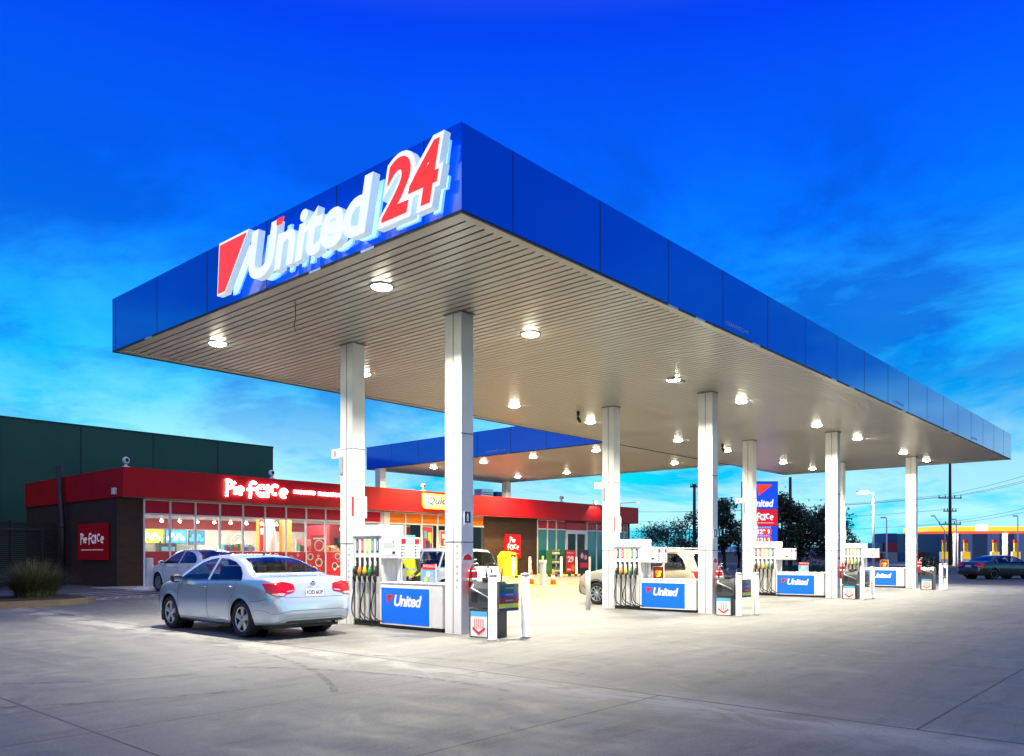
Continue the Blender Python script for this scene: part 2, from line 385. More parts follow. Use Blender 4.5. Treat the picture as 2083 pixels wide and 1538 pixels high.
put(sheet('parking_area', [-60, -40, -20, -10] + rngf(-4, 26, 1), rngf(25.5, 30.4, .5), .004, asph2), kind='structure')
put(sheet('side_yard', [-60, -40, -20, -10] + rngf(-4, 12, 1), rngf(30.4, 45, 1), .004, asph2), kind='structure')
mb = MB()
for x0 in range(12, 52): mb.box(x0 + .003, 30.2, .0, x0 + 1, 31.92, .235)
put(mb.build('footpath', mat('footpath_concrete', (.42, .40, .37), .7, var=.2, vs=2)), kind='structure')
def strip(name, segs, wd, m, label, cat, dz=.008, group=None):
    mb = MB()
    for (x0, y0), (x1, y1) in segs:
        L = math.hypot(x1 - x0, y1 - y0); k = max(2, int(L / .5)); px, py = -(y1 - y0) / L * wd / 2, (x1 - x0) / L * wd / 2
        vs = []
        for i in range(k + 1):
            x = x0 + (x1 - x0) * i / k; y = y0 + (y1 - y0) * i / k
            for q in (1, -1): vs.append((x + px * q, y + py * q, gz(x + px * q, y + py * q) + dz))
        mb.add(vs, [(2 * i, 2 * i + 2, 2 * i + 3, 2 * i + 1) for i in range(k)])
    o = mb.build(name, m); return put(o, kind='structure')
worn = mat('worn_road_paint', (.62, .62, .60), .7, var=.45, vs=4)
strip('parking_hatching', [((9.5, 27.4), (12.6, 28.6)), ((9.3, 26.6), (12.6, 27.7)), ((9.3, 25.9), (12.4, 26.8)), ((9.1, 25.1), (12.2, 25.9)), ((9.0, 24.4), (12.0, 25.0))], .11, worn, '', '', .010)
zg = []
for i in range(7): zg += [((9.2 + i * .42, 24.55 + i * .12), (9.45 + i * .42, 24.95 + i * .12)), ((9.45 + i * .42, 24.95 + i * .12), (9.62 + i * .42, 24.67 + i * .12))]
strip('parking_lettering', zg, .09, worn, '', '', .013)
strip('bay_lines', [((x, 25.4), (x, 30.0)) for x in (15.3, 18.1, 20.9, 23.7)], .1, worn, '', '', .012)
yel = mat('yellow_road_paint', (.80, .58, .03), .6, var=.3, vs=3)
strip('yellow_hatching', [((x, 22.6), (x + .9, 23.7)) for x in np.arange(25.5, 37, 1.5)], .45, yel, '', '', .010)

skid = bpy.data.materials.new('tyre_rubber_mark'); skid.use_nodes = True; tn_ = N(skid.node_tree); bs_ = tn_.n['Principled BSDF']; bs_.inputs['Base Color'].default_value = (.02, .02, .022, 1)
tn_.put(bs_.inputs['Alpha'], tn_.ramp(tn_.noise(tn_.new('ShaderNodeTexCoord').outputs['Object'], 7, 4, .7), [(.4, .0), (.75, .55)]))
for cx_, cy_, r0, a0, a1, wd_ in ((1.2, 6.4, 5.2, -8, 38, .10), (1.2, 6.4, 6.7, -5, 30, .09), (5.2, 12.5, 3.2, 200, 262, .09), (5.2, 12.5, 4.7, 205, 262, .09), (-3, 12, 9.5, -32, -8, .08)):
    pts_ = [(cx_ + r0 * math.cos(R(a)), cy_ + r0 * math.sin(R(a))) for a in np.linspace(a0, a1, 14)]
    strip('tyre_mark', list(zip(pts_[:-1], pts_[1:])), wd_, skid, '', '', .005)
# ------------------------------------------------------------------ main canopy
CX0, CX1, CY0, CY1, CZ, CT = 7.28, 43.1, 7.33, 18.12, 5.9, 7.03
def soffit_mat():
    m = mat('soffit_metal', (.40, .395, .35), .34, metal=.25, var=.10, vs=.5); return m
soff = soffit_mat(); gap_m = mat('soffit_gap', (.02, .018, .015), .8)
def canopy(name, label, x0, x1, y0, y1, joints_mx, joints_my, skip_py=False, trims=True):
    t = thing(name, label, 'canopy', (x0, y0, CZ)); off = (x0, y0, CZ)
    mb = MB(off); th = .06
    mb.box(x0, y0, CZ, x0 + th, y1, CT); mb.box(x0 + th, y0, CZ, x1 - th, y0 + th, CT); mb.box(x1 - th, y0, CZ, x1, y1, CT)
    if not skip_py: mb.box(x0 + th, y1 - th, CZ, x1 - th, y1, CT)
    mb.build('fascia', blue_f, t)
    mb = MB(off)
    for y in joints_mx: mb.box(x0 - .003, y - .008, CZ + .01, x0 - .0005, y + .008, CT)
    for x in joints_my: mb.box(x - .008, y0 - .003, CZ + .01, x + .008, y0 - .0005, CT)
    mb.box(x0 - .004, y0 - .004, CZ - .03, x1 + .004, y0 + .035, CZ - .001); mb.box(x0 - .004, y0 + .036, CZ - .03, x0 + .035, y1, CZ - .001)
    mb.box(x1 - .035, y0 + .036, CZ - .03, x1 + .004, y1, CZ - .001)
    if not skip_py: mb.box(x0 + .036, y1 - .03, CZ - .03, x1 - .036, y1, CZ - .001)
    mb.build('panel_joint', seam_m, t)
    mb = MB(off); mb.box(x0 + th + .001, y0 + th + .001, CZ + .06, x1 - th - .001, y1 - th + (.06 if skip_py else -.001), CZ + .09, 1)
    n = int((x1 - x0 - .3) / .182)
    for i in range(n):
        a = x0 + .15 + i * .182; mb.box(a, y0 + .2, CZ + .012, a + .146, y1 - (.0 if skip_py else .2), CZ + .05)
    mb.box(x0 + .04, y0 + .04, CZ - .012, x1 - .04, y0 + .2, CZ + .03); mb.box(x0 + .04, y0 + .2, CZ - .0115, x0 + .15, y1 - .04, CZ + .03)
    mb.box(x1 - .15, y0 + .2, CZ - .0115, x1 - .04, y1 - .04, CZ + .03)
    if not skip_py: mb.box(x0 + .15, y1 - .2, CZ - .012, x1 - .15, y1 - .04, CZ + .03)
    mb.build('soffit', [soff, gap_m], t)
    mb = MB(off); mb.box(x0 + th + .002, y0 + th + .002, CT - .3, x1 - th - .002, y1 - th - .002, CT - .25); mb.build('roof_deck', alu, t)
    return t
can = canopy('fuel_canopy', 'large flat forecourt canopy with deep blue fascia on white columns', CX0, CX1, CY0, CY1,
             [17.97, 15.97, 13.95, 11.94, 10.0, 8.05], list(np.arange(8.28, 43, 2.07)))
for x, s in ((14.6, 'CLEARANCE 5.4 M'), (25.4, 'CLEARANCE 5.4 M'), (35.2, 'CLEARANCE 5.4 M')):
    mb = MB((CX0, CY0, CZ)); text(mb, s, (x, CY0 - .004, CZ + .10), '-y', .11, w=1.0, h=.075, ext=.001)
    mb.build('clearance_lettering', mat('pale_blue_print', (.35, .55, .8), .4), can)
for x in (12.4, 13.4, 15.8, 20.3, 21.6, 26.2, 31.7):
    mb = MB((CX0, CY0, CZ)); mb.box(x, CY0 - .012, CZ - .05, x + .35, CY0 - .0045, CZ - .015); mb.build('drip_trim', alu, can)
for y in (16.2, 10.4, 9.1):
    mb = MB((CX0, CY0, CZ)); mb.box(CX0 - .012, y, CZ - .05, CX0 - .0045, y + .3, CZ - .015); mb.build('drip_trim', alu, can)
can2 = canopy('rear_canopy', 'smaller blue edged canopy behind the main one reaching over the shop roof', 26.05, 36.5, CY1 + .01, 33.2,
              [31.2, 29.2, 27.2, 25.2, 23.2, 21.2, 19.2], [], skip_py=False)
mb = MB((26.05, CY1 + .01, CZ)); text(mb, 'CLEARANCE 5.4 M', (26.045, 24.7, CZ + .12), '-x', .11, w=1.2, h=.09, ext=.001); mb.build('clearance_lettering', MC['pale_blue_print'], can2)

# illuminated fascia sign
sg = thing('illuminated_sign', 'lit white United 24 lettering with red flag and red numerals on the blue fascia', 'sign', (7.0, 13, 5.9))
O = (7.0, 13, 5.9)
def sign_piece(name, fn, off_out):
    fn
mb = MB(O)
u, v, n = BX['-x']
def flag(mb, grow, x, d, mi, ms):
    p = [(12.84 + grow * 1.1, 6.76 + grow), (11.93 - grow * .6, 6.76 + grow), (12.70 - grow * .2, 5.92 - grow), (12.90 + grow, 5.92 - grow)]
    mb.prism([(-y, z) for y, z in p], (x, 0, 0), Vector((0, 1, 0)) * -1 * -1 * -1, Vector((0, 0, 1)), Vector((-d, 0, 0)), mi, ms)
# note: u axis is -y so polygon x = -y
def prismyz(mb, pts, x, d, mi, ms=None):
    mb.prism(pts, (x, 0, 0), Vector((0, 1, 0)), Vector((0, 0, 1)), Vector((-d, 0, 0)), mi, ms)
def flagp(g): return [(12.83 + g, 6.74 + g), (11.98 - g * 1.6, 6.74 + g), (12.68 - g * .1, 5.93 - g * .6), (12.90 + g, 5.93 - g * .6)]
prismyz(mb, flagp(.045), 7.05, .11, 0, 1); prismyz(mb, flagp(0), 6.938, .012, 2, 2)
mb.build('flag_mark', [lit_white, lit_side, lit_red], sg)
mb = MB(O); text(mb, 'United', (6.985, 11.90, 5.90), '-x', 1, w=3.22, h=.79, shear=.22, off=.032, ext=.06, sp=.99, mi=0, mside=1)
mb.build('lettering', [lit_white, lit_side], sg)
mb = MB(O); prismyz(mb, [(10.98, 6.66), (10.80, 6.66), (10.88, 6.57), (10.99, 6.57)], 6.90, .03, 0); mb.build('i_dot', lit_red, sg)
mb = MB(O); text(mb, '24', (6.985, 8.60, 5.87), '-x', 1, w=1.32, h=.90, shear=.24, off=.085, ext=.055, sp=.88, mi=0, mside=1)
mb.build('numeral_surround', [lit_white, lit_side], sg)
mb = MB(O); text(mb, '24', (6.920, 8.50, 5.935), '-x', 1, w=1.14, h=.765, shear=.24, off=.03, ext=.006, sp=1.0, mi=0); mb.build('numeral', lit_red, sg)
mb = MB(O); text(mb, 'United', (7.20, 11.86, 5.94), '-x', 1, w=3.10, h=.76, shear=.22, off=.0, ext=.02, sp=.94)
text(mb, '24', (7.2, 8.50, 5.92), '-x', 1, w=1.06, h=.88, shear=.24, off=.02, ext=.02, sp=1.0); prismyz(mb, flagp(-.05), 7.215, .03, 0)
mb.build('halo_backlight', halo_m, sg)

# ------------------------------------------------------------------ columns
XS = [10.3, 19.9, 29.35, 39.2]; XE = [10.3, 19.9, 29.35, 39.2]
isl = ['nearest pump island', 'second pump island', 'third pump island', 'farthest pump island']
def make_column(label):
    t = thing('canopy_column', label, 'column', (0, 0, 0), group='white columns holding up the main canopy')
    mb = MB(); H = CZ + .25
    mb.box(0, 0, 0, .32, .43, 1.755, bev=.012); mb.box(0, 0, 1.765, .32, .43, 3.825, bev=.012); mb.box(0, 0, 3.835, .32, .43, H - .031, bev=.012)
    mb.box(.004, .004, .01, .316, .426, H - .04)
    mb.build('shaft', white, t)
    mb = MB(); mb.box(-.004, .20, .02, .002, .215, H - .05); mb.box(-.002, -.002, 1.754, .322, .432, 1.766); mb.box(-.002, -.002, 3.824, .322, .432, 3.836)
    mb.build('joint', mat('joint_grey', (.12, .12, .12), .6), t)
    mb = MB(); mb.box(-.02, -.02, H - .03, .34, .45, H - .001); mb.build('collar', mat('collar_grey', (.22, .22, .20), .5), t)  # thin grey band put in for the shade where column meets ceiling
    return t
def place(o, x, y): b_ = gz(x, y) - .01; o.location = (x, y, b_); o.scale = (1, 1, (CZ + .014 - b_) / (CZ + .25))
colA = make_column(''); colB = make_column('')
mb = MB()
for i, ch in enumerate('AUTOGAS'): text(mb, ch, (-.004, .125, 1.66 - i * .13), '-x', .07, h=.05, ext=.001)
mb.build('vertical_lettering', mat('grey_print', (.10, .10, .12), .5), colA)
mb = MB(); mb.box(.07, -.012, 2.08, .24, 0.0, 2.35, 0); mb.box(.08, -.015, 2.13, .23, -.012, 2.34, 1); mb.prism([(.13, 2.16), (.18, 2.16), (.18, 2.27), (.155, 2.32), (.13, 2.27)], (0, -.0155, 0), (1, 0, 0), (0, 0, 1), (0, -.002, 0), 2)
mb.build('extinguisher_notice', [white_p, navy_p, white_p], colA)
mb = MB(); mb.lathe([(.0, -.001), (.125, -.001), (.125, -.006)], 24, (.16, 0, 1.42), 0, 'y'); mb.prism([(.16 + math.cos(R(a)) * .115, 1.42 + math.sin(R(a)) * .115) for a in range(0, 181, 15)], (0, -.0065, 0), (1, 0, 0), (0, 0, 1), (0, -.002, 0), 1)
mb.build('round_notice', [white_p, red_p], colA)
for k in range(4):
    c = colA if k == 0 else copy_tree(colA); place(c, XE[k], 10.38)
    c['label'] = 'white square canopy column at the fire extinguisher end of the %s' % isl[k]
mb = MB(); mb.box(-.04, -.014, 2.33, .36, -.002, 2.80, 0); mb.box(-.035, -.018, 2.35, .02, -.0145, 2.78, 1); mb.box(.06, -.018, 2.72, .28, -.0145, 2.735, 2); mb.box(.06, -.018, 2.62, .28, -.0145, 2.632, 2); mb.box(.06, -.018, 2.42, .28, -.0145, 2.432, 2)
mb.build('safety_notice', [white_p, red_p, MC['grey_print']], colB)
mb = MB(); mb.box(-.02, .44, 3.66, .0, .70, 3.86, 0); text(mb, '8', (-.024, .63, 3.69), '-x', .18, h=.13, mi=1, ext=.002); mb.box(-.03, .34, 3.3, -.002, .43, 3.68, 2)
nb = mb.build('number_flag', [white_p, red_p, alu], colB)
mb = MB()
for i, ch in enumerate('UNLEADED'): text(mb, ch, (-.004, .15, 1.62 - i * .12), '-x', .07, h=.045, ext=.001)
mb.build('vertical_lettering', MC['grey_print'], colB)
nums = ['8', '6', '4', '2']
for k in range(4):
    c = colB if k == 0 else copy_tree(colB); place(c, XE[k], 13.59)
    c['label'] = 'white square canopy column with number flag %s at the hose end of the %s' % (nums[k], isl[k])
    if k:
        f = [q for q in kids(c) if q.name.startswith('number_flag')][0]
        mb = MB(); mb.box(-.02, .44, 3.66, .0, .70, 3.86, 0); text(mb, nums[k], (-.024, .63, 3.69), '-x', .18, h=.13, mi=1, ext=.002); mb.box(-.03, .34, 3.3, -.002, .43, 3.68, 2)
        o2 = mb.build('tmp', [white_p, red_p, alu]); f.data = o2.data; bpy.data.objects.remove(o2)
for k, (x, y) in enumerate(((26.25, 32.12), (36.1, 32.3))):
    t = thing('canopy_column', ['white post rising through the shop roof at the left end of the rear canopy', 'white post rising through the shop roof at the right end of the rear canopy'][k], 'column', (x, y, .2), group='posts of the rear canopy')
    mb = MB(); mb.box(-.2, -.32, 0, .2, .1, 3.45, bev=.02); mb.box(-.2, .0, 3.45, .2, .4, 5.7, bev=.02); mb.build('shaft', white, t)

# ------------------------------------------------------------------ canopy lights
def make_light():
    t = thing('canopy_light', '', 'ceiling light', group='round lights recessed in the canopy ceilings')
    mb = MB(); mb.lathe([(.19, 0), (.19, -.02), (.172, -.026), (.168, -.015)], 20); mb.build('housing', white, t)
    mb = MB(); mb.lathe([(.166, -.018), (.155, -.040), (.09, -.062), (0, -.070)], 20); mb.build('lens', lamp_lens, t)
    l = bpy.data.lights.new('canopy_lamp', 'AREA'); l.shape = 'DISK'; l.size = .34; l.energy = 420; l.color = (1, .93, .76); l.spread = R(138)
    o = bpy.data.objects.new('lamp', l); col.objects.link(o); o.parent = t; o.location = (0, 0, -.085)
    return t
LX = [8.49, 12.3, 17.9, 21.75, 27.5, 31.6, 37.45, 41.1]; ordn = ['first', 'second', 'third', 'fourth', 'fifth', 'sixth', 'seventh', 'last']
proto = None
def light(x, y, label):
    global proto
    if proto is None: proto = make_light(); c = proto
    else: c = copy_tree(proto)
    c.location = (x, y, CZ + .012); c['label'] = label
    if y > 18:
        for q in kids(c):
            if q.type == 'LIGHT':
                if 'warm_canopy_lamp' not in bpy.data.lights: d_ = q.data.copy(); d_.name = 'warm_canopy_lamp'; d_.color = (1, .74, .36); d_.energy = 520; d_.spread = R(160)
                q.data = bpy.data.lights['warm_canopy_lamp']
for i, x in enumerate(LX):
    light(x, 10.42, '%s round ceiling light from the front corner, in the row along the outer columns' % ordn[i])
    light(x, 15.8, '%s round ceiling light from the sign end, in the row nearer the shop' % ordn[i])
for j, (x, side) in enumerate(((27.8, 'left'), (34.3, 'right'))):
    for i, y in enumerate((19.9, 23.4, 26.5, 30.0)):
        light(x, y, 'round ceiling light under the rear canopy, %s row, %s from the main canopy' % (side, ordn[i]))
def camera_thing(x, y, z, label, s=1, down=False, group='security cameras'):
    t = thing('security_camera', label, 'camera', (x, y, z), group=group); mb = MB()
    if down: mb.lathe([(.05, 0), (.05, -.12), (.02, -.13), (.02, -.2)], 12); mb.tube([(0, 0, -.2), (-.08, -.12, -.32)], .05, 10)
    else: mb.lathe([(.09 * s, 0), (.09 * s, .04), (.035 * s, .05), (.035 * s, .12)], 14); mb.lathe([(.0, -.09 * s)] + [(.09 * s * math.cos(R(a)), .09 * s * math.sin(R(a))) for a in range(-80, 81, 20)] + [(0, .09 * s)], 16, (0, 0, .18 * s))
    mb.build('mount', white if not down else dark, t)
    mb = MB(); mb.lathe([(0, 0), (.045 * s, -.01), (.045 * s, -.02)], 12, (-.02 if not down else -.08, -.085 * s - (.04 if down else 0), .18 * s if not down else -.33), 0, 'y'); mb.build('lens', black, t)
camera_thing(20.0, 15.0, CZ + .01, 'dark camera hanging under the ceiling by the hose end column of the second island', down=True)
camera_thing(29.6, 15.0, CZ + .01, 'dark camera hanging under the ceiling near the third island', down=True)
t = thing('exit_light', 'small flat grey emergency light on the canopy ceiling', 'ceiling light', (18.0, 10.4, CZ + .01)); mb = MB(); mb.box(-.3, -.1, -.05, .3, .1, 0, bev=.02); mb.build('body', alu, t); mb = MB(); mb.box(-.2, -.06, -.06, .0, .06, -.0505); mb.build('lens', white_p, t)
t = thing('hanging_cable', 'thin looped cable hanging below the canopy ceiling near the sign end', 'cable', (8.0, 12.2, CZ)); mb = MB(); mb.tube([(0, 0, 0.02), (.02, .01, -.25), (.0, .03, -.42), (.05, .05, -.5)], .008, 6); mb.build('cord', dark, t)

# ------------------------------------------------------------------ pump islands (local origin at column A foot corner line x=XS)
gcol = [black_p, red_p, lime_p, green_p, navy_p]
ncol = [dark, orange_p, yellow_p, green_p, dark]
def make_pump():
    t = thing('fuel_pump', '', 'fuel pump', group='white multi hose fuel pumps on the islands')
    # local: x 0 = front face, y up to .93 hose block (0..0.93), display towards -y
    mb = MB(); mb.box(.05, 0, .0, .55, .93, .10, 1); mb.box(.03, .0, .10, .58, .93, 1.83, 0, .015)
    for i in range(6): mb.box(.022, .02 + i * .172, .12, .031, .03 + i * .172, 1.0, 2)
    mb.build('cabinet', [white_dirty, black, mat('joint_grey'), ], t)
    mb = MB(); mb.box(.0, -.01, 1.82, .60, .94, 2.06, 0, .02); mb.build('top_box', white_dirty, t)
    mb = MB()
    for xx in (.12, .26, .40, .52): mb.box(xx, -.012, .92, xx + .012, -.001, 1.35, 0)
    mb.build('side_rib', MC['display_grey'] if 'display_grey' in MC else mat('display_grey', (.72, .74, .74), .3), t)
    mb = MB(); mb.box(-.02, -.57, 1.37, .56, -.012, 1.80, 0, .02)
    mb.box(-.024, -.52, 1.44, -.0195, -.06, 1.75, 1); mb.box(-.027, -.46, 1.60, -.0245, -.13, 1.70, 2); mb.box(-.027, -.47, 1.47, -.0245, -.39, 1.52, 3); mb.box(-.027, -.43, 1.70, -.0245, -.40, 1.735, 3); mb.build('display', [white_dirty, mat('display_grey', (.72, .74, .74), .3), mat('lcd', (.55, .60, .58), .2), black_p], t)
    mb = MB(); 
    for xx in (.05, .40):
        mb.box(xx, -.576, 1.67, xx + .11, -.5705, 1.77, 0)
        for j in range(4): mb.box(xx, -.576, 1.42 + j * .06, xx + .025, -.5705, 1.455 + j * .06, 1); mb.box(xx + .04, -.576, 1.435 + j * .06, xx + .11, -.5705, 1.442 + j * .06, 1)
    mb.build('price_label', [red_p, black_p], t)
    for i in range(5):
        y = .80 - i * .165
        mb = MB(); mb.box(.024, y - .035, 1.50, .0295, y + .035, 1.78, 0); mb.box(.020, y - .008, 1.54, .0238, y + .008, 1.74, 1); mb.build('grade_label', [gcol[i], white_p], t)
        mb = MB(); mb.box(.026, y - .045, 1.02, .0295, y + .045, 1.40, 0)
        hb = mb.build('holster', dark, t)
        mb = MB(); mb.tube([(-.01, y, 1.33), (-.02, y, 1.20), (-.03, y - .0, 1.12)], [.010, .013, .02], 8, 2)
        mb.tube([(-.03, y, 1.22), (-.045, y, 1.12), (-.04, y, 1.06)], [.022, .045, .038], 10, 0)
        mb.tube([(-.04, y, 1.07), (-.05, y, .98), (-.03, y, .90)], [.034, .036, .024], 8, 1)
        mb.build('nozzle', [ncol[i], black, alu], t)
        mb = MB(); a = .10 + .05 * ((i * 7) % 3)
        yy = y
        pts = [(-.03, y, .92), (-.05, y + .005, .75), (-.07, y + .02 + a * .3, .50), (-.09, y + .0 + a * .2, .28), (-.10, y - a, .16), (-.07, y - a - .08, .13), (-.02, y - a - .12, .10)]
        if i % 2: pts = [(-.03, y, .92), (-.04, y - .01, .70), (-.06, y - .04, .45), (-.09, y - .07, .25), (-.09, y - .16, .14), (-.05, y - .26, .12), (-.01, y - .30, .10)]
        q = []
        for j in range(len(pts) - 1):
            p0, p1, p2, p3 = [Vector(pts[max(0, min(len(pts) - 1, j + d))]) for d in (-1, 0, 1, 2)]
            for s_ in range(4):
                tt = s_ / 4; q.append(.5 * ((2 * p1) + (-p0 + p2) * tt + (2 * p0 - 5 * p1 + 4 * p2 - p3) * tt ** 2 + (-p0 + 3 * p1 - 3 * p2 + p3) * tt ** 3))
        q.append(Vector(pts[-1])); mb.tube(q, .014, 7); mb.tube([(-.012, y + .03, .98), (-.012, y + .03, .10)], .010, 6); mb.build('hose', black, t)
    return t
def make_cab():
    t = thing('advert_cabinet', '', 'cabinet', group='white island cabinets with blue panels')
    mb = MB(); mb.box(.03, .03, -.02, .52, 1.78, .08, 1); mb.box(0, 0, .07, .56, 1.80, .88, 0, .012); mb.box(-.01, -.01, .88, .58, 1.81, .915, 0, .01)
    mb.build('cabinet', [white_dirty, black], t)
    mb = MB(); mb.box(-.012, .30, .07, -.001, 1.79, .83, 1); mb.box(-.016, .34, .10, -.0125, 1.75, .80, 0)
    p = mb.build('panel', [blue_p, white_p], t)
    mb = MB(); united_logo(mb, (-.0165, 1.54, .44), '-x', 1.02, .23, .003)
    mb.build('logo', [white_p, red_p], p)
    return t
def make_ext():
    t = thing('fire_extinguisher', '', 'extinguisher', group='red fire extinguishers on the columns')
    mb = MB(); mb.lathe([(.0, 0), (.07, .0), (.085, .03), (.085, .44), (.06, .50), (.025, .53)], 16, (0, 0, .0)); mb.build('cylinder', red_p, t)
    mb = MB(); mb.box(-.03, -.02, .53, .03, .02, .60, 0, .006); mb.tube([(0, 0, .60), (-.03, -.06, .66), (-.02, -.12, .67)], .012, 6); mb.tube([(.0, -.02, .58), (.06, -.06, .60), (.08, -.08, .56)], .01, 6); mb.build('valve', alu, t)
    mb = MB(); mb.tube([(-.03, -.02, .56), (-.10, -.04, .50), (-.115, -.03, .30), (-.10, -.02, .08)], .014, 6); mb.build('hose', black, t)
    mb = MB(); mb.lathe([(.0865, .26), (.0865, .33)], 16); mb.lathe([(.0866, .44), (.0866, .47)], 16); mb.build('label_band', [white_p], t)
    return t
crest = [white_p, mat('sky_blue_print', (.10, .45, .85), .4), red_p, orange_p]
def make_bin():
    t = thing('litter_bin', '', 'bin', group='black hooded service bins at the island ends')
    mb = MB(); mb.box(0, 0, 0, .46, .50, .50, 0, .012); mb.build('body', dark, t)
    mb = MB(); mb.box(-.012, .05, .02, -.002, .45, .46, 0); mb.box(-.015, .05, .38, -.0125, .45, .46, 1)
    for i in range(5): mb.box(-.015, .14 + i * .05, .16, -.0125, .155 + i * .05, .33, 2)
    mb.prism([(.10, .19), (.25, .10), (.40, .19), (.40, .15), (.25, .05), (.10, .15)], (-.0155, 0, 0), (0, 1, 0), (0, 0, 1), (-.002, 0, 0), 2)
    mb.build('front_graphic', crest, t)
    mb = MB(); prof = [(0, 0), (.46, 0), (.46, .40), (.38, .46), (.14, .46), (.02, .34), (0, .26)]
    mb.prism([(a, b + .52) for a, b in prof], (0, -.01, 0), (1, 0, 0), (0, 0, 1), (0, .52, 0), 0)
    mb.box(-.006, .30, .62, .012, .44, .80, 1); mb.tube([(.02, .02, .68), (-.03, .02, .72), (-.03, .40, .86), (.05, .44, .93)], .012, 6, 2)
    mb.build('hood', [mat('dark_grey_hood', (.055, .06, .068), .3, var=.2), black, alu], t)
    mb = MB(); mb.box(.10, .12, .985, .34, .30, 1.05, 0, .02); mb.tube([(.14, .2, 1.05), (.12, .2, 1.18), (.18, .22, 1.24), (.28, .22, 1.20), (.30, .22, 1.06)], .014, 6, 1); mb.tube([(.40, .1, .97), (.42, .08, 1.22)], .012, 6, 1); mb.build('squeegee_bucket', [dark, black], t)
    return t
def make_bollard(h=1.13, r=.075, group='white bollards guarding the island ends'):
    t = thing('bollard', '', 'bollard', group=group)
    mb = MB(); mb.lathe([(r * 1.25, 0), (r * 1.25, .015), (r, .02), (r, h - .04)], 20); mb.build('post', white_dirty, t)
    mb = MB(); mb.lathe([(r * 1.06, h - .04), (r * 1.06, h - .015), (r * .9, h), (0, h + .006)], 20); mb.build('cap', white_dirty, t)
    return t
def make_fsign():
    t = thing('fuel_grade_sign', '', 'sign', group='striped fuel grade signs between bollards')
    mb = MB(); mb.box(0, 0, 0, .50, .03, .47); mb.build('board', dark, t)
    mb = MB(); cols = [(0, .045, 4), (.05, .13, 3), (.135, .235, 2), (.24, .335, 1), (.34, .46, 0)]
    for a, b, m_ in cols: mb.box(.0, -.004, a + .003, .50, -.001, b, m_)
    for a, b, m_ in cols[1:]: text(mb, 'diesel' if m_ == 3 else 'unleaded', (.15, -.006, (a + b) / 2 - .015), '-y', .05, w=.2, h=.035, mi=5, ext=.001)
    mb.build('grade_bands', [mat('teal_print', (.01, .10, .10), .4), mat('blue_band', (.01, .06, .35), .4), mat('maroon_print', (.28, .01, .04), .4), lime_p, navy_p, MC['pale_blue_print']], t)
    return t
def make_ad(kind):
    t = thing('counter_advert', '', 'advert', group='small adverts standing on the island cabinets')
    mb = MB(); mb.box(0, 0, .0, .03, .36, .36, 0); mb.box(-.03, .05, 0, .06, .31, .012, 0)
    mb.build('board', [white_p], t); mb = MB()
    if kind == 0:
        mb.box(-.003, .0, .25, -.0005, .36, .36, 0); mb.box(-.003, .0, .0, -.0005, .36, .2495, 1); text(mb, 'SPECIALS', (-.004, .34, .30), '-x', .1, w=.32, h=.045, mi=2, ext=.001)
        for y, z, r_, c_ in ((.27, .06, .05, 3), (.10, .07, .055, 4), (.20, .17, .06, 2), (.24, .12, .03, 5), (.10, .18, .03, 4)):
            mb.prism([(y + r_ * math.cos(R(a)), z + r_ * math.sin(R(a))) for a in range(0, 360, 40)], (-.0035, 0, 0), (0, 1, 0), (0, 0, 1), (-.0015, 0, 0), c_)
        mb.build('poster', [red_p, MC['sky_blue_print'], white_p, lime_p, mat('pink_print', (.8, .35, .4), .5), yellow_p], t)
    else:
        mb.box(-.003, .01, .01, -.0005, .35, .35, 0)
        for y, z, r_, c_ in ((.18, .12, .09, 1), (.22, .20, .07, 2), (.12, .20, .06, 1), (.25, .12, .04, 3)):
            mb.prism([(y + r_ * math.cos(R(a)), z + r_ * math.sin(R(a)) * .8) for a in range(0, 360, 40)], (-.0035, 0, 0), (0, 1, 0), (0, 0, 1), (-.0015 - .0003 * c_, 0, 0), c_)
        text(mb, 'HOT', (-.006, .28, .28), '-x', .1, w=.2, h=.045, mi=3, ext=.001)
        mb.build('poster', [mat('dark_red_print', (.12, .01, .0), .5), yellow_p, orange_p, red_p], t)
    return t
pump = make_pump(); cab = make_cab(); ext = make_ext(); binp = make_bin(); bol = make_bollard(); fs_ = make_fsign(); ad0 = make_ad(0); ad1 = make_ad(1)
def inst(p, k, loc, label):
    o = p if k == 0 else copy_tree(p); o.location = loc; o['label'] = label; return o
extra = ['behind the silver sedan', 'before the gold wagon', 'before the price pylon', 'farthest along the canopy']
for k in range(4):
    x = XS[k]; g = gz(x, 12)
    inst(pump, k, (x, 12.67, g), 'white fuel pump with five nozzles on the %s, %s' % (isl[k], extra[k]))
    inst(cab, k, (x - .02, 10.86, g), 'white cabinet with blue United panel between pump and column on the %s' % isl[k])
    inst(ext, k, (XE[k] + .19, 10.27, g + .70), 'red fire extinguisher on the outer column of the %s' % isl[k])
    bx = [10.12, 19.55, 29.0, 37.9][k]; by = [9.50, 9.62, 9.6, 9.35][k]
    inst(binp, k, (bx, by, gz(bx, by)), 'black hooded bin with white crest front at the end of the %s' % isl[k])
    b0 = [(9.98, 9.30), (19.67, 9.50), (29.15, 9.45), (38.0, 9.06)][k]; b1 = [(10.68, 9.17), (20.4, 9.36), (29.9, 9.35), (38.75, 9.05)][k]
    inst(bol, k, (*b0, gz(*b0)), 'white bollard nearer the bin at the end of the %s' % isl[k])
    q = copy_tree(bol); q.location = (*b1, gz(*b1)); q['label'] = 'white bollard at the outer end of the grade sign by the %s' % isl[k]
    inst(fs_, k, (b0[0] + .10, b0[1] - .06, gz(*b0) + .48), 'striped fuel grade sign between the two bollards at the %s' % isl[k])
inst(ad0, 0, (10.38, 11.15, .915 + gz(10.4, 11.2)), 'small specials poster with blue ground on the nearest island cabinet')
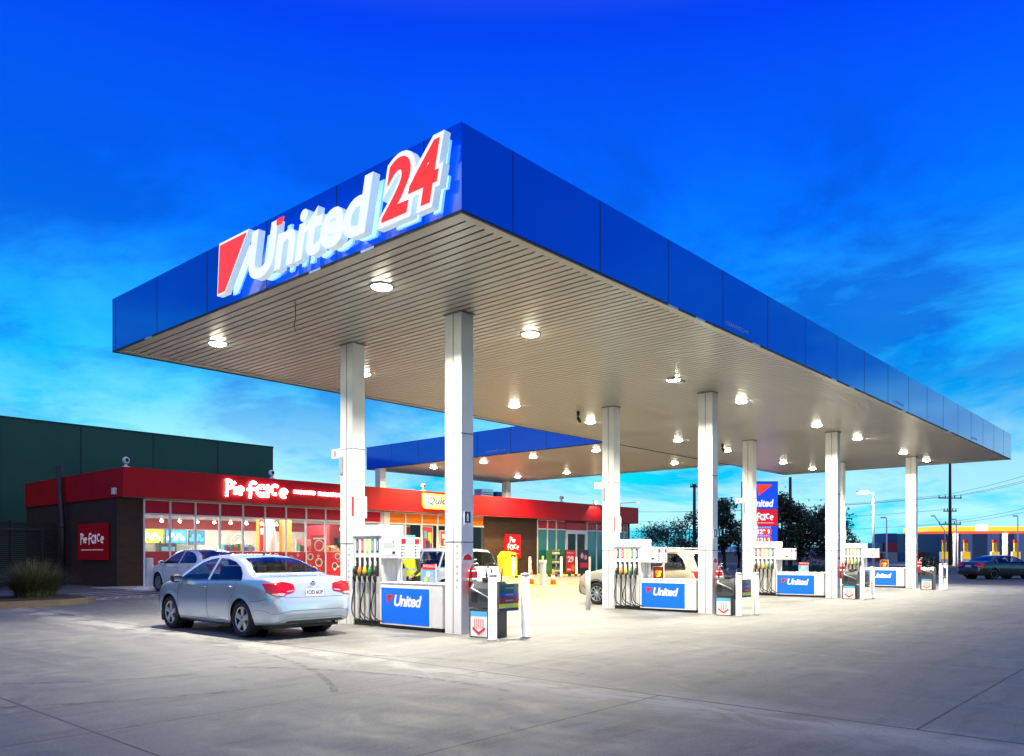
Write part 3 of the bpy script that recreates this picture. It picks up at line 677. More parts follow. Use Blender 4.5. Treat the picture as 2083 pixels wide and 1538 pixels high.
c = copy_tree(ad0); c.location = (29.5, 11.5, .915 + gz(29.5, 11.5)); c['label'] = 'small specials poster standing on the third island cabinet'
inst(ad1, 0, (20.0, 11.95, .915 + gz(20, 12)), 'small dark hot food poster on the second island cabinet')
c = copy_tree(ad1); c.location = (39.35, 11.6, .915 + gz(39, 12)); c['label'] = 'small dark hot food poster on the farthest island cabinet'
t = thing('sensor_post', '', 'bollard', (19.04, 13.92, gz(19, 13.9)), group='white bollards guarding the island ends'); t.name = 'bollard'; t['label'] = 'short white bollard left of the second island column'
mb = MB(); mb.lathe([(.075, 0), (.075, 1.1), (.07, 1.13), (0, 1.135)], 18); mb.build('post', white_dirty, t)

# ------------------------------------------------------------------ shop
S0 = (12.93, 31.2, .2)
shop = thing('convenience_store', 'low brick and glass service station shop with red fascia band', 'shop', S0)
FX0, FX1, FY, FB, FT, WY = 12.93, 48.75, 31.2, 3.68, 4.80, 31.92
mb = MB(S0)
mb.box(FX0, FY, FB, FX1, FY + .06, FT); mb.box(FX0, FY + .06, FB + .0, FX0 + .06, 42.04, FT + .0); mb.box(FX1 - .06, FY + .06, FB, FX1, 42.04, FT); mb.box(FX0 + .06, 41.98, FB, FX1 - .06, 42.04, FT)
fas = mb.build('fascia', red_f, shop)
mb = MB(S0)
for x in np.arange(16.1, 48, 3.05): mb.box(x - .008, FY - .003, FB, x + .008, FY - .0005, FT)
for y in (34.2, 37.2, 40.2): mb.box(FX0 - .003, y - .008, FB, FX0 - .0005, y + .008, FT)
mb.build('panel_joint', mat('dark_red_joint', (.12, .002, .01), .5), fas)
mb = MB(S0); mb.box(FX0 + .061, FY + .061, FB + .02, FX1 - .061, WY + .3, FB + .08); mb.box(FX0 + .07, WY + .3, FT - .3, FX1 - .07, 41.97, FT - .2); mb.build('roof', mat('roof_grey', (.35, .35, .36), .6), shop)
mb = MB(S0)
mb.box(FX0 + .05, WY - .02, 0, 14.0, WY + .25, FB + .02); mb.box(FX0 + .05, WY + .25, 0, FX0 + .3, 42.0, FB + .1)
mb.box(33.55, WY - .02, 0, 38.3, WY + .25, FB + .02); mb.box(48.35, WY - .02, 0, FX1 - .05, WY + .25, FB + .02); mb.box(FX1 - .3, WY + .25, 0, FX1 - .05, 42, FB + .1); mb.box(FX0 + .3, 41.75, 0, FX1 - .3, 42.0, FB + .1)
mb.build('wall', brick_m, shop)
clear = glass('shop_glass', (.93, .97, .96), .85, 1.45)
redgl = mat('red_backed_glass', (.50, .0, .03), .35, spec=.2); orgl = mat('orange_backed_glass', (.85, .20, .01), .35, spec=.2)
teal = mat('teal_frosted_glass', (.01, .17, .16), .08, coat=.8)
redpan = mat('red_window_graphic', (.58, .012, .025), .25, coat=.3)
MX = [14.02, 15.07, 16.14, 17.22, 18.29, 19.36, 20.43, 21.50, 22.57, 23.64, 24.75, 25.95]
ZB, ZS, ZT, ZTOP = .22, 1.59, 3.08, 3.66
def window(x0, x1, kind):
    """kind: graphic / orange / teal / door"""
    mb = MB(S0); f = .035
    mb.box(x0 - f, WY - .06, ZB, x0 + f, WY + .04, ZTOP); mb.box(x0 + f, WY - .05, ZT - f, x1 - f, WY + .03, ZT + f)
    mb.box(x0 + f, WY - .05, ZTOP - .04, x1 - f, WY + .03, ZTOP); mb.box(x0 + f, WY - .05, ZB - .0, x1 - f, WY + .03, ZB + .07)
    if kind in ('end',): mb.box(x1 - f, WY - .06, ZB, x1 + f, WY + .04, ZTOP)
    wf = mb.build('window', frame_m, shop)
    mb = MB(S0); mb.box(x0 + f, WY - .006, ZT + f, x1 - f, WY, ZTOP - .04); mb.build('top_panel', orgl if kind == 'orange' else redgl, wf)
    z0 = ZB + .07
    if kind in ('graphic',):
        mb = MB(S0); mb.box(x0 + f, WY - .006, z0, x1 - f, WY, ZS, 0)
        for i in range(int((x1 - x0) * 6.5)):
            r_ = random.choice([.05, .07, .09, .12, .16, .2]); cx_ = random.uniform(x0 + .08 + r_, max(x0 + .1 + r_, x1 - .08 - r_)); cz_ = random.uniform(z0 + r_, ZS - r_ - .02)
            e = .0015 * (i % 6)
            def disc(r2, d, m_): mb.prism([(cx_ + r2 * math.cos(R(a)), cz_ + r2 * math.sin(R(a))) for a in range(0, 360, 20)], (0, WY - .007 - e, 0), (1, 0, 0), (0, 0, 1), (0, -d, 0), m_)
            disc(r_, .0012, 1)
            if r_ > .06: disc(r_ * .82, .0020, 0); disc(r_ * .66, .0026, random.choice([1, 2, 3, 2]));
            if r_ > .1: disc(r_ * .50, .0031, 2)
        mb.build('window_graphic', [redpan, white_p, brown_p, mat('skin_tone_print', (.55, .2, .12), .5)], wf); z0 = ZS
    mb = MB(S0); mb.add([(x0 + f, WY - .003, z0), (x1 - f, WY - .003, z0), (x1 - f, WY - .003, ZT - f), (x0 + f, WY - .003, ZT - f)], [(0, 1, 2, 3)])
    if kind == 'teal' or kind == 'end': mb.build('pane', teal, wf)
    else: mb.build('pane', clear, wf)
for i in range(len(MX) - 1): window(MX[i], MX[i + 1] - (.0 if i < 10 else .0), 'graphic')
OX = [26.45, 27.55, 28.70, 29.85, 31.0, 32.2, 33.5]
for i in range(len(OX) - 1): window(OX[i], OX[i + 1], 'orange')
TX = [38.32, 39.3, 40.2, 41.2]
for i in range(3): window(TX[i], TX[i + 1], 'teal')
TX2 = [43.5, 44.6, 45.7, 46.8, 47.9, 48.33]
for i in range(len(TX2) - 1): window(TX2[i], TX2[i + 1], 'end' if i == len(TX2) - 2 else 'teal')
mb = MB(S0); mb.box(41.2, WY - .08, ZB, 41.35, WY + .04, ZT); mb.box(43.35, WY - .08, ZB, 43.5, WY + .04, ZT); mb.box(41.35, WY - .08, ZT - .25, 43.35, WY + .04, ZT); mb.box(42.3, WY - .05, ZB, 42.4, WY + .02, ZT - .25)
dr = mb.build('door', white, shop); mb = MB(S0); mb.add([(41.35, WY - .01, ZB), (43.35, WY - .01, ZB), (43.35, WY - .01, ZT - .25), (41.35, WY - .01, ZT - .25)], [(0, 1, 2, 3)]); mb.build('pane', clear, dr)
mb = MB(S0); mb.box(41.2, WY - .02, ZT, 43.5, WY, ZTOP - .0); mb.build('door_header', redgl, dr)
# lit fascia sign
t = thing('illuminated_sign', 'glowing white Pie face lettering on the red shop fascia', 'sign', (17.0, 31.1, 3.9)); o_ = (17.0, 31.1, 3.9)
mb = MB(o_); pieface(mb, (17.05, 31.12, 3.90), '-y', 3.0, .70, .065, depth=.03); mb.build('lettering', neon, t)
mb = MB(o_); text(mb, 'HANDCRAFTED', (20.35, 31.14, 4.20), '-y', .2, w=1.15, h=.17, ext=.01, off=.006); mb.build('tagline', mat('neon_soft', (1, 1, 1), .4, emit=(1, .75, .8), es=7), t); mb = MB(o_); text(mb, 'FROM SCRATCH', (21.65, 31.14, 4.185), '-y', .2, w=1.6, h=.17, ext=.01, off=.006); mb.build('tagline', mat('neon_soft', (1, 1, 1), .4, emit=(1, .75, .8), es=6), t)
t = thing('illuminated_sign', 'pale yellow Quick shop sign board with rounded corner on the fascia', 'sign', (28.1, 31.1, 3.9)); o_ = (28.1, 31.1, 3.9)
mb = MB(o_)
def rr(x0, x1, z0, z1, r_): return arc(x1 - r_, z1 - r_, r_, r_, 0, 90, 5) + arc(x0 + .06, z1 - .06, .06, .06, 90, 180, 3) + arc(x0 + r_, z0 + r_, r_, r_, 180, 270, 5) + arc(x1 - .06, z0 + .06, .06, .06, 270, 360, 3)
mb.prism(rr(28.05, 30.7, 3.86, 4.68, .25), (0, 31.19, 0), (1, 0, 0), (0, 0, 1), (0, -.10, 0), 0); mb.prism(rr(28.11, 30.64, 3.92, 4.62, .22), (0, 31.089, 0), (1, 0, 0), (0, 0, 1), (0, -.008, 0), 1)
mb.build('board', [mat('yellow_lit_edge', (.5, .3, .03), .4, emit=(1, .65, .1), es=.4), mat('cream_lit_face', (.34, .33, .20), .5, emit=(1, .93, .50), es=.22, spec=.1)], t)
mb = MB(o_); text(mb, 'Quick', (28.35, 31.078, 4.08), '-y', .5, w=1.75, h=.42, shear=.2, ext=.004, off=.008); mb.build('lettering', mat('blue_letter', (.01, .07, .28), .5, spec=.1), t)
# wall signs
def wall_sign(o_, face, wd, ht, two, label):
    t = thing('wall_sign', label, 'sign', o_, group='red square shop signs'); u, v, n = BX[face]; mb = MB(o_); O_ = Vector(o_)
    mb.prism([(0, 0), (wd, 0), (wd, ht), (0, ht)], O_, u, v, n * .08); mb.build('board', mat('red_sign_face', (.55, .004, .012), .45, spec=.25), t)
    mb = MB(o_)
    pieface(mb, O_ + u * (wd * (.09 if not two else .17)) + v * (ht * (.42 if not two else .33)) + n * .085, face, wd * (.82 if not two else .72), ht * (.32 if not two else .55), .033, two, depth=.006)
    text(mb, 'HANDCRAFTED FROM SCRATCH', O_ + u * (wd * .12) + v * (ht * (.26 if not two else .18)) + n * .082, face, .1, w=wd * .76, h=ht * .035, ext=.002)
    mb.build('lettering', mat('sign_letter_white', (.85, .85, .85), .4, emit=(1, 1, 1), es=.15), t)
wall_sign((12.95, 35.45, 1.25), '-x', 2.9, 1.46, False, 'dark red square Pie face sign on the dim brick side wall')
wall_sign((35.2, WY - .03, 1.25), '-y', 1.45, 1.45, True, 'bright red square Pie face sign on the lit brick front wall')
for (x, lb) in ((13.1, 'white dome camera on the front left corner of the shop roof'), (19.36, 'white dome camera on the shop parapet above the lit sign'), (28.3, 'white dome camera on the parapet above the yellow sign'), (40.05, 'white dome camera on the parapet right of the rear canopy')):
    camera_thing(x, 31.35, FT, lb, 1.5)
t = thing('junction_box', 'small white box fixed low on the red fascia near the shop corner', 'box', (12.92, 31.9, 3.78)); mb = MB(); mb.box(-.10, -.15, 0, 0, .12, .25, bev=.01); mb.build('body', white, t); mb = MB(); mb.box(-.104, -.1, .06, -.1005, .07, .2); mb.build('label_plate', mat('display_grey'), t)
t = thing('floodlight', 'bright floodlight on the shop parapet right of the rear canopy', 'floodlight', (43.4, 31.15, 4.75)); mb = MB(); mb.box(-.15, -.05, .1, .15, .06, .3, bev=.01); mb.box(-.02, -.0, 0, .02, .04, .12); mb.build('housing', alu, t); mb = MB(); mb.box(-.13, -.058, .12, .13, -.051, .28); mb.build('lens', mat('flood_lens', (1, 1, 1), .4, emit=(1, .85, .6), es=60), t)
l = bpy.data.lights.new('flood', 'SPOT'); l.energy = 260; l.spot_size = R(120); l.color = (1, .8, .5); o = bpy.data.objects.new('lamp', l); col.objects.link(o); o.parent = t; o.location = (0, -.1, .2); o.rotation_euler = (R(40), 0, 0)
t = thing('roof_lamp', 'small lamp on a thin arm beyond the right end of the shop roof', 'lamp', (46.6, 31.3, 4.8)); mb = MB(); mb.tube([(0, 0, 0), (0, 0, .25), (2.3, .1, .42)], .02, 6); mb.build('arm', dark, t); mb = MB(); mb.box(2.2, .0, .38, 2.5, .2, .46, bev=.02); mb.build('head', lit_white, t)
for k, (x, wd_) in enumerate(((37.6, 1.1), (39.0, .9))):
    t = thing('air_conditioner', ['pale air conditioner on the shop roof', 'dark louvred air conditioner on the shop roof'][k], 'air conditioner', (x, 36, 4.55)); mb = MB(); mb.box(0, 0, 0, wd_, .7, 1.2 - .1 * k, bev=.02)
    mb.build('body', [alu, navy_p][k], t); mb = MB()
    for i in range(8): mb.box(.08, -.02, .12 + i * .12, wd_ - .08, -.001, .16 + i * .12)
    mb.build('louvre', dark, t)
t = thing('drain_pipe', 'dark leaning pipe against the side of the shop', 'pipe', (12.7, 36.7, .2)); mb = MB(); mb.tube([(0, -.1, 0), (0, -.05, 2.45), (0, .45, 5.05)], .10, 10); mb.tube([(0, -.06, 2.40), (0, -.04, 2.5)], .12, 10); mb.build('pipe', mat('pipe_brown', (.03, .02, .02), .5), t)

# shop interior
FZ = .22
put(sheet('shop_floor', [13.2, 48.4], [32.0, 41.7], .03, mat('floor_tile', (.5, .45, .4), .3), zf=lambda x, y: .2), kind='structure')
mb = MB(); mb.box(13.3, 32.2, 3.5, 48.4, 41.7, 3.55); put(mb.build('shop_ceiling', mat('ceiling_white', (.7, .7, .68), .6)), kind='structure')
mb = MB(); mb.box(13.3, 38.2, .23, 33.4, 38.3, 3.48, 0); mb.box(13.3, 38.17, 2.72, 33.4, 38.195, 3.2, 1); o = mb.build('interior_wall', [mat('interior_tile', (.50, .49, .45), .5, var=.3, vs=2.5), mat('interior_red', (.22, .004, .012), .6)]); put(o, 'pale tiled back wall inside the shop with a red band', 'wall')
for x in (15.5, 19.5, 23.5, 27.5, 31.5):
    l = bpy.data.lights.new('shop_lamp', 'AREA'); l.shape = 'RECTANGLE'; l.size = 2.6; l.size_y = 3.2; l.energy = 330; l.color = (1, .96, .86)
    t = thing('ceiling_panel', 'lit ceiling panel inside the shop, %s from the left' % ordn[int((x - 15.5) / 4)], 'ceiling light', (x, 35, 3.49), group='ceiling panels in the shop')
    mb = MB(); mb.box(-.3, -.3, -.03, .3, .3, 0); mb.build('panel', mat('panel_emit', (1, 1, 1), .4, emit=(1, .93, .8), es=5), t)
    o = bpy.data.objects.new('lamp', l); col.objects.link(o); o.parent = t; o.location = (0, 0, -.05)
def screen(x, z, wd, ht, m1, m2, label, y=37.2):
    t = thing('menu_screen', label, 'screen', (x, y, z)); mb = MB(); mb.box(0, 0, 0, wd, .06, ht); mb.build('frame', dark, t)
    mb = MB(); mb.box(.03, -.004, .03, wd - .03, -.001, ht - .03, 0)
    for i in range(5): mb.prism([(wd * (.15 + .16 * i) + .12 * math.cos(R(a)), ht * (.35 + .25 * (i % 2)) + .1 * math.sin(R(a))) for a in range(0, 360, 45)], (0, -.0045 - .0004 * i, 0), (1, 0, 0), (0, 0, 1), (0, -.0015, 0), 1)
    mb.build('picture', [m1, m2], t)
ye = mat('screen_yellow', (.8, .5, .02), .4, emit=(1, .62, .03), es=.8); bl = mat('screen_blue', (.02, .2, .7), .4, emit=(.05, .35, 1), es=.7); wt = mat('screen_white', (.8, .8, .8), .4, emit=(1, 1, .9), es=.8)
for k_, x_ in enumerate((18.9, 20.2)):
    tt = thing('timber_column', ['orange timber clad column left of the white one inside the shop', 'orange timber clad column right beside the white one inside the shop'][k_], 'column', (x_ + 2.4, 35.6, FZ)); mb = MB(); mb.box(0, 0, 0, .55, .3, 3.2, bev=.02); mb.build('shaft', mat('orange_timber', (.62, .22, .03), .5, var=.2), tt)  # orange uprights added in place of canopy column reflections in the glass
screen(16.2, 2.0, 1.05, .66, ye, wt, 'yellow lit menu screen at the left end of the shop'); screen(17.35, 2.0, 1.05, .66, bl, wt, 'blue lit menu screen beside the yellow one'); screen(18.5, 1.95, .8, .7, mat('screen_teal', (.02, .1, .18), .4), bl, 'dim dark menu screen right of the blue one')
t = thing('round_emblem', 'white ring emblem on the pale back wall of the shop', 'sign', (21.6, 38.1, 2.1)); mb = MB(); mb.tube([(.42 * math.cos(R(a)), 0, .42 * math.sin(R(a))) for a in range(0, 361, 15)], .03, 6); mb.tube([(.3 * math.cos(R(a)), 0, .3 * math.sin(R(a))) for a in range(0, 361, 15)], .015, 6); mb.build('ring', white_p, t)
t = thing('counter', 'long pale food counter with glass case inside the shop', 'counter', (15.3, 34.6, FZ)); mb = MB(); mb.box(0, 0, 0, 5.6, .7, 1.25); mb.box(-.05, -.05, 1.25, 5.65, .75, 1.3, 1); mb.build('cabinet', [mat('timber_panel', (.35, .2, .08), .5), white], t)
mb = MB(); mb.box(1.6, .05, 1.3, 5.4, .6, 1.75); mb.build('glass_case', glass('case_glass', (.9, .95, .95)), t)
t = thing('coffee_machine', 'black coffee machine on the shop counter', 'coffee machine', (16.0, 34.9, FZ + 1.3)); mb = MB(); mb.box(0, 0, 0, .8, .4, .45, bev=.04); mb.tube([(.1, .1, .45), (.1, .1, .55)], .05); mb.build('body', dark, t); mb = MB(); mb.box(.1, -.03, .1, .7, -.001, .3); mb.build('front', chrome, t)
t = thing('white_panel_column', 'rounded white column inside the shop', 'column', (21.0, 34.2, FZ)); mb = MB(); mb.lathe([(.32, 0), (.32, 2.2), (.25, 2.6), (.2, 3.2)], 20); mb.build('shaft', white, t); mb = MB(); mb.box(-.55, -.1, 1.4, -.36, -.02, 2.9, 0); mb.box(-.53, -.11, 2.2, -.38, -.101, 2.5, 1); mb.build('notice', [red_p, white_p], t)
mb = MB(); mb.box(24.6, 34.4, .23, 27.4, 36.5, 3.0, 0); mb.box(24.9, 34.37, .25, 27.1, 34.39, 2.35, 1)
o = put(mb.build('doorway_block', [MC['interior_red'], black]), 'dark doorway under a red header inside the shop', 'doorway')
t = thing('shop_header_sign', 'white corner lettering on red header above the dark doorway', 'sign', (25.2, 34.36, 2.66)); mb = MB(); text(mb, 'corner', (-.0, 0, 0), '-y', .3, w=1.5, h=.25, ext=.01, off=.01); mb.build('lettering', lit_white, t)
t = thing('menu_board', 'hanging black menu board with small pictures above the doorway', 'board', (25.0, 34.2, 2.0)); mb = MB(); mb.box(0, 0, 0, 1.9, .04, .35, 0)
for i in range(6): mb.lathe([(0, -.005), (.1, -.005), (.1, -.001)], 12, (.2 + i * .3, 0, .17), 1 + i % 2, 'y')
mb.build('board', [black_p, orange_p, MC['skin_tone_print']], t)
# shelving gondolas with products along the window
def gondola(x, y, wd, label, seed, hh=1.75):
    r_ = random.Random(seed); t = thing('display_shelf', label, 'shelf', (x, y, FZ), group='product shelves inside the shop'); mb = MB()
    mb.box(0, .3, 0, wd, .36, hh)
    nl = int(hh / .42)
    for i in range(nl): mb.box(0, 0, .12 + i * .42, wd, .3, .15 + i * .42)
    mb.build('rack', white, t)
    pm = [mat('pack_%d' % i, c_, .4) for i, c_ in enumerate([(.75, .05, .04), (.85, .6, .05), (.05, .35, .12), (.05, .2, .65), (.85, .85, .8), (.8, .3, .05), (.35, .1, .4), (.1, .6, .6)])]
    mb = MB(); 
    for i in range(nl):
        a = .03
        while a < wd - .15:
            b = r_.uniform(.07, .16); h = r_.uniform(.16, .32); mb.box(a, .03, .152 + i * .42, a + b - .012, .26, .152 + i * .42 + h, r_.randrange(8)); a += b
    mb.build('packets', pm, t); put(kids(t)[-1], kind='stuff')
gondola(21.9, 33.0, 1.2, 'shelf of yellow and green packets behind the window near the doorway', 1, 2.0); gondola(23.3, 33.2, 1.1, 'shelf of small packets left of the black doorway', 2, 1.7)
gondola(27.6, 33.4, 1.2, 'shelf of snacks just right of the doorway', 3, 1.9); gondola(29.2, 33.2, 1.5, 'wide shelf of packets behind the orange panes', 4, 1.8); gondola(31.2, 33.0, 1.7, 'last shelf of packets before the brick wall', 5, 1.8)
gondola(18.0, 33.0, 1.6, 'low shelf of packets in front of the food counter', 6, 1.7)
for k, x in enumerate((28.0, 29.3, 30.6, 31.9)):
    t = thing('drinks_fridge', 'glass front drinks fridge on the back wall, %s from the left' % ordn[k], 'fridge', (x, 37.3, FZ), group='drinks fridges in the shop'); mb = MB(); mb.box(0, .1, 0, 1.2, .8, 2.5, 0); mb.build('cabinet', dark, t)
    mb = MB(); r_ = random.Random(k)
    for i in range(5):
        for j in range(12): mb.box(.08 + j * .09, .0, .25 + i * .42, .14 + j * .09, .09, .5 + i * .42, r_.randrange(8))
    mb.build('bottles', [MC['pack_%d' % i] for i in range(8)], t); mb = MB(); mb.box(.1, -.02, 2.32, 1.1, .09, 2.44); mb.build('light_box', mat('teal_lit', (.05, .5, .5), .4, emit=(.1, .7, .7), es=1.2), t)
# posters in windows
def poster(x, z, wd, ht, y, label, kind):
    t = thing('window_poster', label, 'poster', (x, y, z)); mb = MB(); mb.box(0, 0, 0, wd, .02, ht); mb.build('board', white_p if kind != 0 else red_p, t); mb = MB()
    if kind == 0:
        mb.tube([(wd / 2 + .25 * math.cos(R(a)), -.01, ht * .45 + .25 * math.sin(R(a))) for a in range(0, 361, 20)], .035, 6, 0); mb.box(.1, -.012, ht - .2, wd - .1, -.002, ht - .12, 0); mb.build('print', [white_p], t)
    else:
        mb.box(.05, -.006, .05, wd - .05, -.002, ht - .05, 0); mb.box(.15, -.012, ht * .5, wd * .45, -.007, ht * .8, 1); mb.box(wd * .55, -.012, ht * .3, wd - .12, -.007, ht * .75, 2); mb.box(wd * .3, -.012, .12, wd * .7, -.0075, ht * .4, 3); mb.build('print', [[red_p, MC['sky_blue_print'], lime_p, navy_p], [red_p, white_p, orange_p, white_p]][kind - 1], t)
poster(22.2, 1.5, .85, .9, 32.5, 'red poster with white ring behind the window left of the pump', 0); poster(28.9, 1.7, .8, 1.3, 32.1, 'tall red specials poster behind the orange topped window', 1); poster(30.2, 1.9, 1.0, .9, 32.1, 'red and white poster left of the near column', 2)

for k_ in range(9):
    tt = thing('pendant_lamp', 'small glowing pendant lamp over the food counter, number %d from the left' % (k_ + 1) if 0 else 'small glowing pendant lamp over the food counter, %s from the left' % ['first', 'second', 'third', 'fourth', 'fifth', 'sixth', 'seventh', 'eighth', 'last'][k_], 'pendant lamp', (14.6 + k_ * .78, 33.3, 3.5), group='pendant lamps in the shop'); mb = MB(); mb.tube([(0, 0, 0), (0, 0, -.5)], .008, 5); mb.lathe([(.03, -.5), (.10, -.60), (.09, -.60)], 12); mb.build('shade', white, tt)
    mb = MB(); mb.lathe([(0, -.68), (.05, -.66), (.07, -.62), (.04, -.60)], 12); mb.build('bulb', mat('pendant_bulb', (1, 1, 1), .4, emit=(1, .9, .75), es=25), tt)
# shop front furniture
mb = MB(); small = [(33.2, 29.4), (34.6, 29.35), (36.9, 28.9), (38.9, 29.3), (40.4, 29.4)]
bol2 = make_bollard(1.15, .07, 'slim white bollards in front of the shop'); names = ['beside the yellow bin', 'before the brick wall', 'left of the poster boards', 'before the red poster board', 'before the shop door']
for k, (x, y) in enumerate(small + [(42.2, 29.5)]):
    c = bol2 if k == 0 else copy_tree(bol2); c.location = (x, y, .2); c['label'] = 'slim white bollard ' + (names + ['right of the shop door'])[k]
t = thing('charity_bin', 'yellow donation bin with angled top beside the shop brick wall', 'bin', (34.2, 30.6, .235)); mb = MB()
mb.prism([(0, 0), (.85, 0), (.85, 1.0), (.72, 1.35), (.2, 1.42), (-.12, 1.12), (-.05, .6)], (0, .1, 0), (1, 0, 0), (0, 0, 1), (0, .7, 0)); mb.build('body', mat('yellow_plastic', (.80, .60, .02), .4, var=.1), t)
mb = MB(); mb.box(.42, .085, .35, .72, .099, .85, 0); mb.box(.46, .08, .7, .68, .0845, .8, 1); mb.build('label_plate', [white_p, navy_p], t); mb = MB(); mb.box(.3, .082, 1.08, .7, .099, 1.22); mb.build('chute', dark, t)
def stand(x, y, label, cols, txt):
    t = thing('poster_board', label, 'poster board', (x, y, .235)); mb = MB(); mb.box(0, 0, 0, 1.0, .05, 1.55); mb.box(.05, -.2, 0, .1, .25, .03); mb.box(.9, -.2, 0, .95, .25, .03); mb.build('frame', dark, t); mb = MB(); mb.box(.03, -.006, .1, .97, -.001, 1.5, 0)
    if txt: text(mb, '29', (.2, -.012, .75), '-y', .5, w=.62, h=.40, mi=1, ext=.002, off=.02); text(mb, 'Swap a gas', (.12, -.012, 1.3), '-y', .1, w=.72, h=.1, mi=1, ext=.002); text(mb, '$', (.08, -.012, 1.0), '-y', .1, h=.14, mi=1, ext=.002); mb.box(.6, -.012, .2, .9, -.007, .6, 2); mb.box(.15, -.012, .25, .5, -.007, .35, 1)
    else:
        for cx_, cz_, r2 in ((.3, 1.15, .17), (.68, 1.05, .15)): mb.prism([(cx_, cz_ + r2 * 1.4)] + [(cx_ + r2 * math.cos(R(a)), cz_ + r2 * math.sin(R(a))) for a in range(150, 391, 30)], (0, -.007, 0), (1, 0, 0), (0, 0, 1), (0, -.003, 0), 1)
        mb.box(.1, -.012, .4, .9, -.007, .72, 2)
    mb.build('print', cols, t)
stand(39.9, 30.9, 'red board reading 29 with white lettering before the shop', [red_p, white_p, orange_p], True)
stand(41.05, 30.7, 'black board with flame drops right of the red one', [black_p, mat('pink_print'), red_p], False)
t = thing('plant_display', 'rack of pale potted plants beside the red board', 'plant stand', (38.5, 30.9, .235)); mb = MB()
for z_ in (.1, .65, 1.2): mb.box(0, 0, z_, 1.1, .4, z_ + .04)
for x_ in (0, 1.06): mb.box(x_, 0, 0, x_ + .04, .4, 1.5)
mb.build('rack', mat('green_rack', (.05, .15, .06), .5), t); mb = MB(); r_ = random.Random(4)
for z_ in (.14, .69, 1.24):
    for i in range(5):
        cx_ = .15 + i * .2; mb.lathe([(.05, 0), (.07, .14)], 8, (cx_, .2, z_), 0)
        for j in range(14): a = r_.uniform(0, 6.28); d_ = r_.uniform(.02, .1); mb.add([(cx_, .2, z_ + .13), (cx_ + d_ * math.cos(a), .2 + d_ * math.sin(a), z_ + .2 + r_.uniform(0, .15)), (cx_ + d_ * math.cos(a + .5), .2 + d_ * math.sin(a + .5), z_ + .22 + r_.uniform(0, .12))], [(0, 1, 2)], 1)
mb.build('pots', [white_p, mat('pale_leaf', (.25, .35, .12), .6)], t)
def cone(x, y, label):
    t = thing('traffic_cone', label, 'traffic cone', (x, y, gz(x, y)), group='orange cones by the striped post'); mb = MB(); mb.box(-.2, -.2, 0, .2, .2, .04, bev=.02); mb.lathe([(.14, .04), (.10, .25), (.06, .5), (.03, .7), (0, .7)], 18); mb.build('body', mat('cone_orange', (.85, .17, .02), .5), t); mb = MB(); mb.lathe([(.1035, .25), (.0735, .43)], 18); mb.build('reflective_band', white_p, t)
cone(28.1, 23.75, 'orange traffic cone left of the white post'); cone(28.95, 23.15, 'orange traffic cone right of the white post')
t = thing('marker_post', 'white square post standing between two orange cones', 'post', (28.2, 23.15, gz(28.2, 23.1))); mb = MB(); mb.box(-.12, -.12, 0, .12, .12, 1.0, bev=.03); mb.box(-.14, -.14, 1.0, .14, .14, 1.15, bev=.03); mb.build('body', white_dirty, t); mb = MB(); mb.lathe([(0.05, 1.15), (.05, 1.3), (0, 1.34)], 10); mb.build('cap', yellow_p, t)
ws0 = None
for k, (x, lb) in enumerate(((32.6, 'near the yellow bin'), (34.9, 'before the brick wall'), (37.4, 'before the plant display'), (39.6, 'before the red board'), (41.9, 'before the shop door'), (17.0, 'ahead of the white sedan'), (20.5, 'below the round shop graphics'))):
    if ws0 is None:
        ws0 = thing('wheel_stop', '', 'wheel stop', group='striped wheel stops along the shop front'); mb = MB()
        for i in range(6): mb.prism([(0, 0), (.15, 0), (.12, .11), (.03, .11)], (i * .3, 0, 0), (0, 1, 0), (0, 0, 1), (.3, 0, 0), i % 2)
        mb.build('block', [yellow_p, black], ws0); c = ws0
    else: c = copy_tree(ws0)
    c.location = (x, 29.0, gz(x, 29.0)); c['label'] = 'yellow and black wheel stop ' + lb
t = thing('bollard', 'white post on a broad round base left of the shop window', 'bollard', (12.66, 28.39, .2), group=None); mb = MB(); mb.box(-.11, -.11, .1, .11, .11, 1.15, bev=.03); mb.build('post', white_dirty, t); mb = MB(); mb.lathe([(.55, 0), (.52, .08), (.3, .14), (0, .15)], 24); mb.build('base', white_dirty, t)
mb = MB(); mb.box(12.0, 28.6, .15, 14.5, 30.2, .26); put(mb.build('kerb', MC['footpath_concrete']), kind='structure')

# ------------------------------------------------------------------ left side: green hall, fence, planter
t = thing('green_hall', 'huge windowless dark green hall behind the shop', 'building', (-60, 46, 0)); o_ = (-60, 46, 0)
gm = mat('dark_green_cladding', (.028, .105, .050), .6, var=.22, vs=.25)
mb = MB(o_); mb.box(-60, 46, 0, 28.52, 80, 8.40); mb.build('wall', gm, t)
mb = MB(o_)
for x in (-20, -10, -3, 5.5, 13.0 + 0, 16.85, 20.75, 24.7): mb.box(x - .03, 45.985, 0, x + .03, 45.999, 8.38)
mb.box(-60, 45.97, 8.40, 28.55, 80.02, 8.47); mb.build('trim', mat('green_trim', (.006, .035, .028), .5), t)
t = thing('slatted_fence', 'dark slatted fence and gate beside the shop', 'fence', (-30, 38, .2)); o_ = (-30, 38, .2)
mb = MB(o_)
for z_ in np.arange(.3, 2.8, .085): mb.box(-30, 38, z_, 12.9, 38.03, z_ + .055)
mb.build('slats', mat('fence_brown', (.022, .018, .016), .6), t); put(kids(t)[-1], kind='stuff')
mb = MB(o_)
for x in np.arange(-29.9, 13, 2.05): mb.box(x, 38.031, .2, x + .08, 38.11, 2.9)
mb.build('posts', MC['fence_brown'], t)
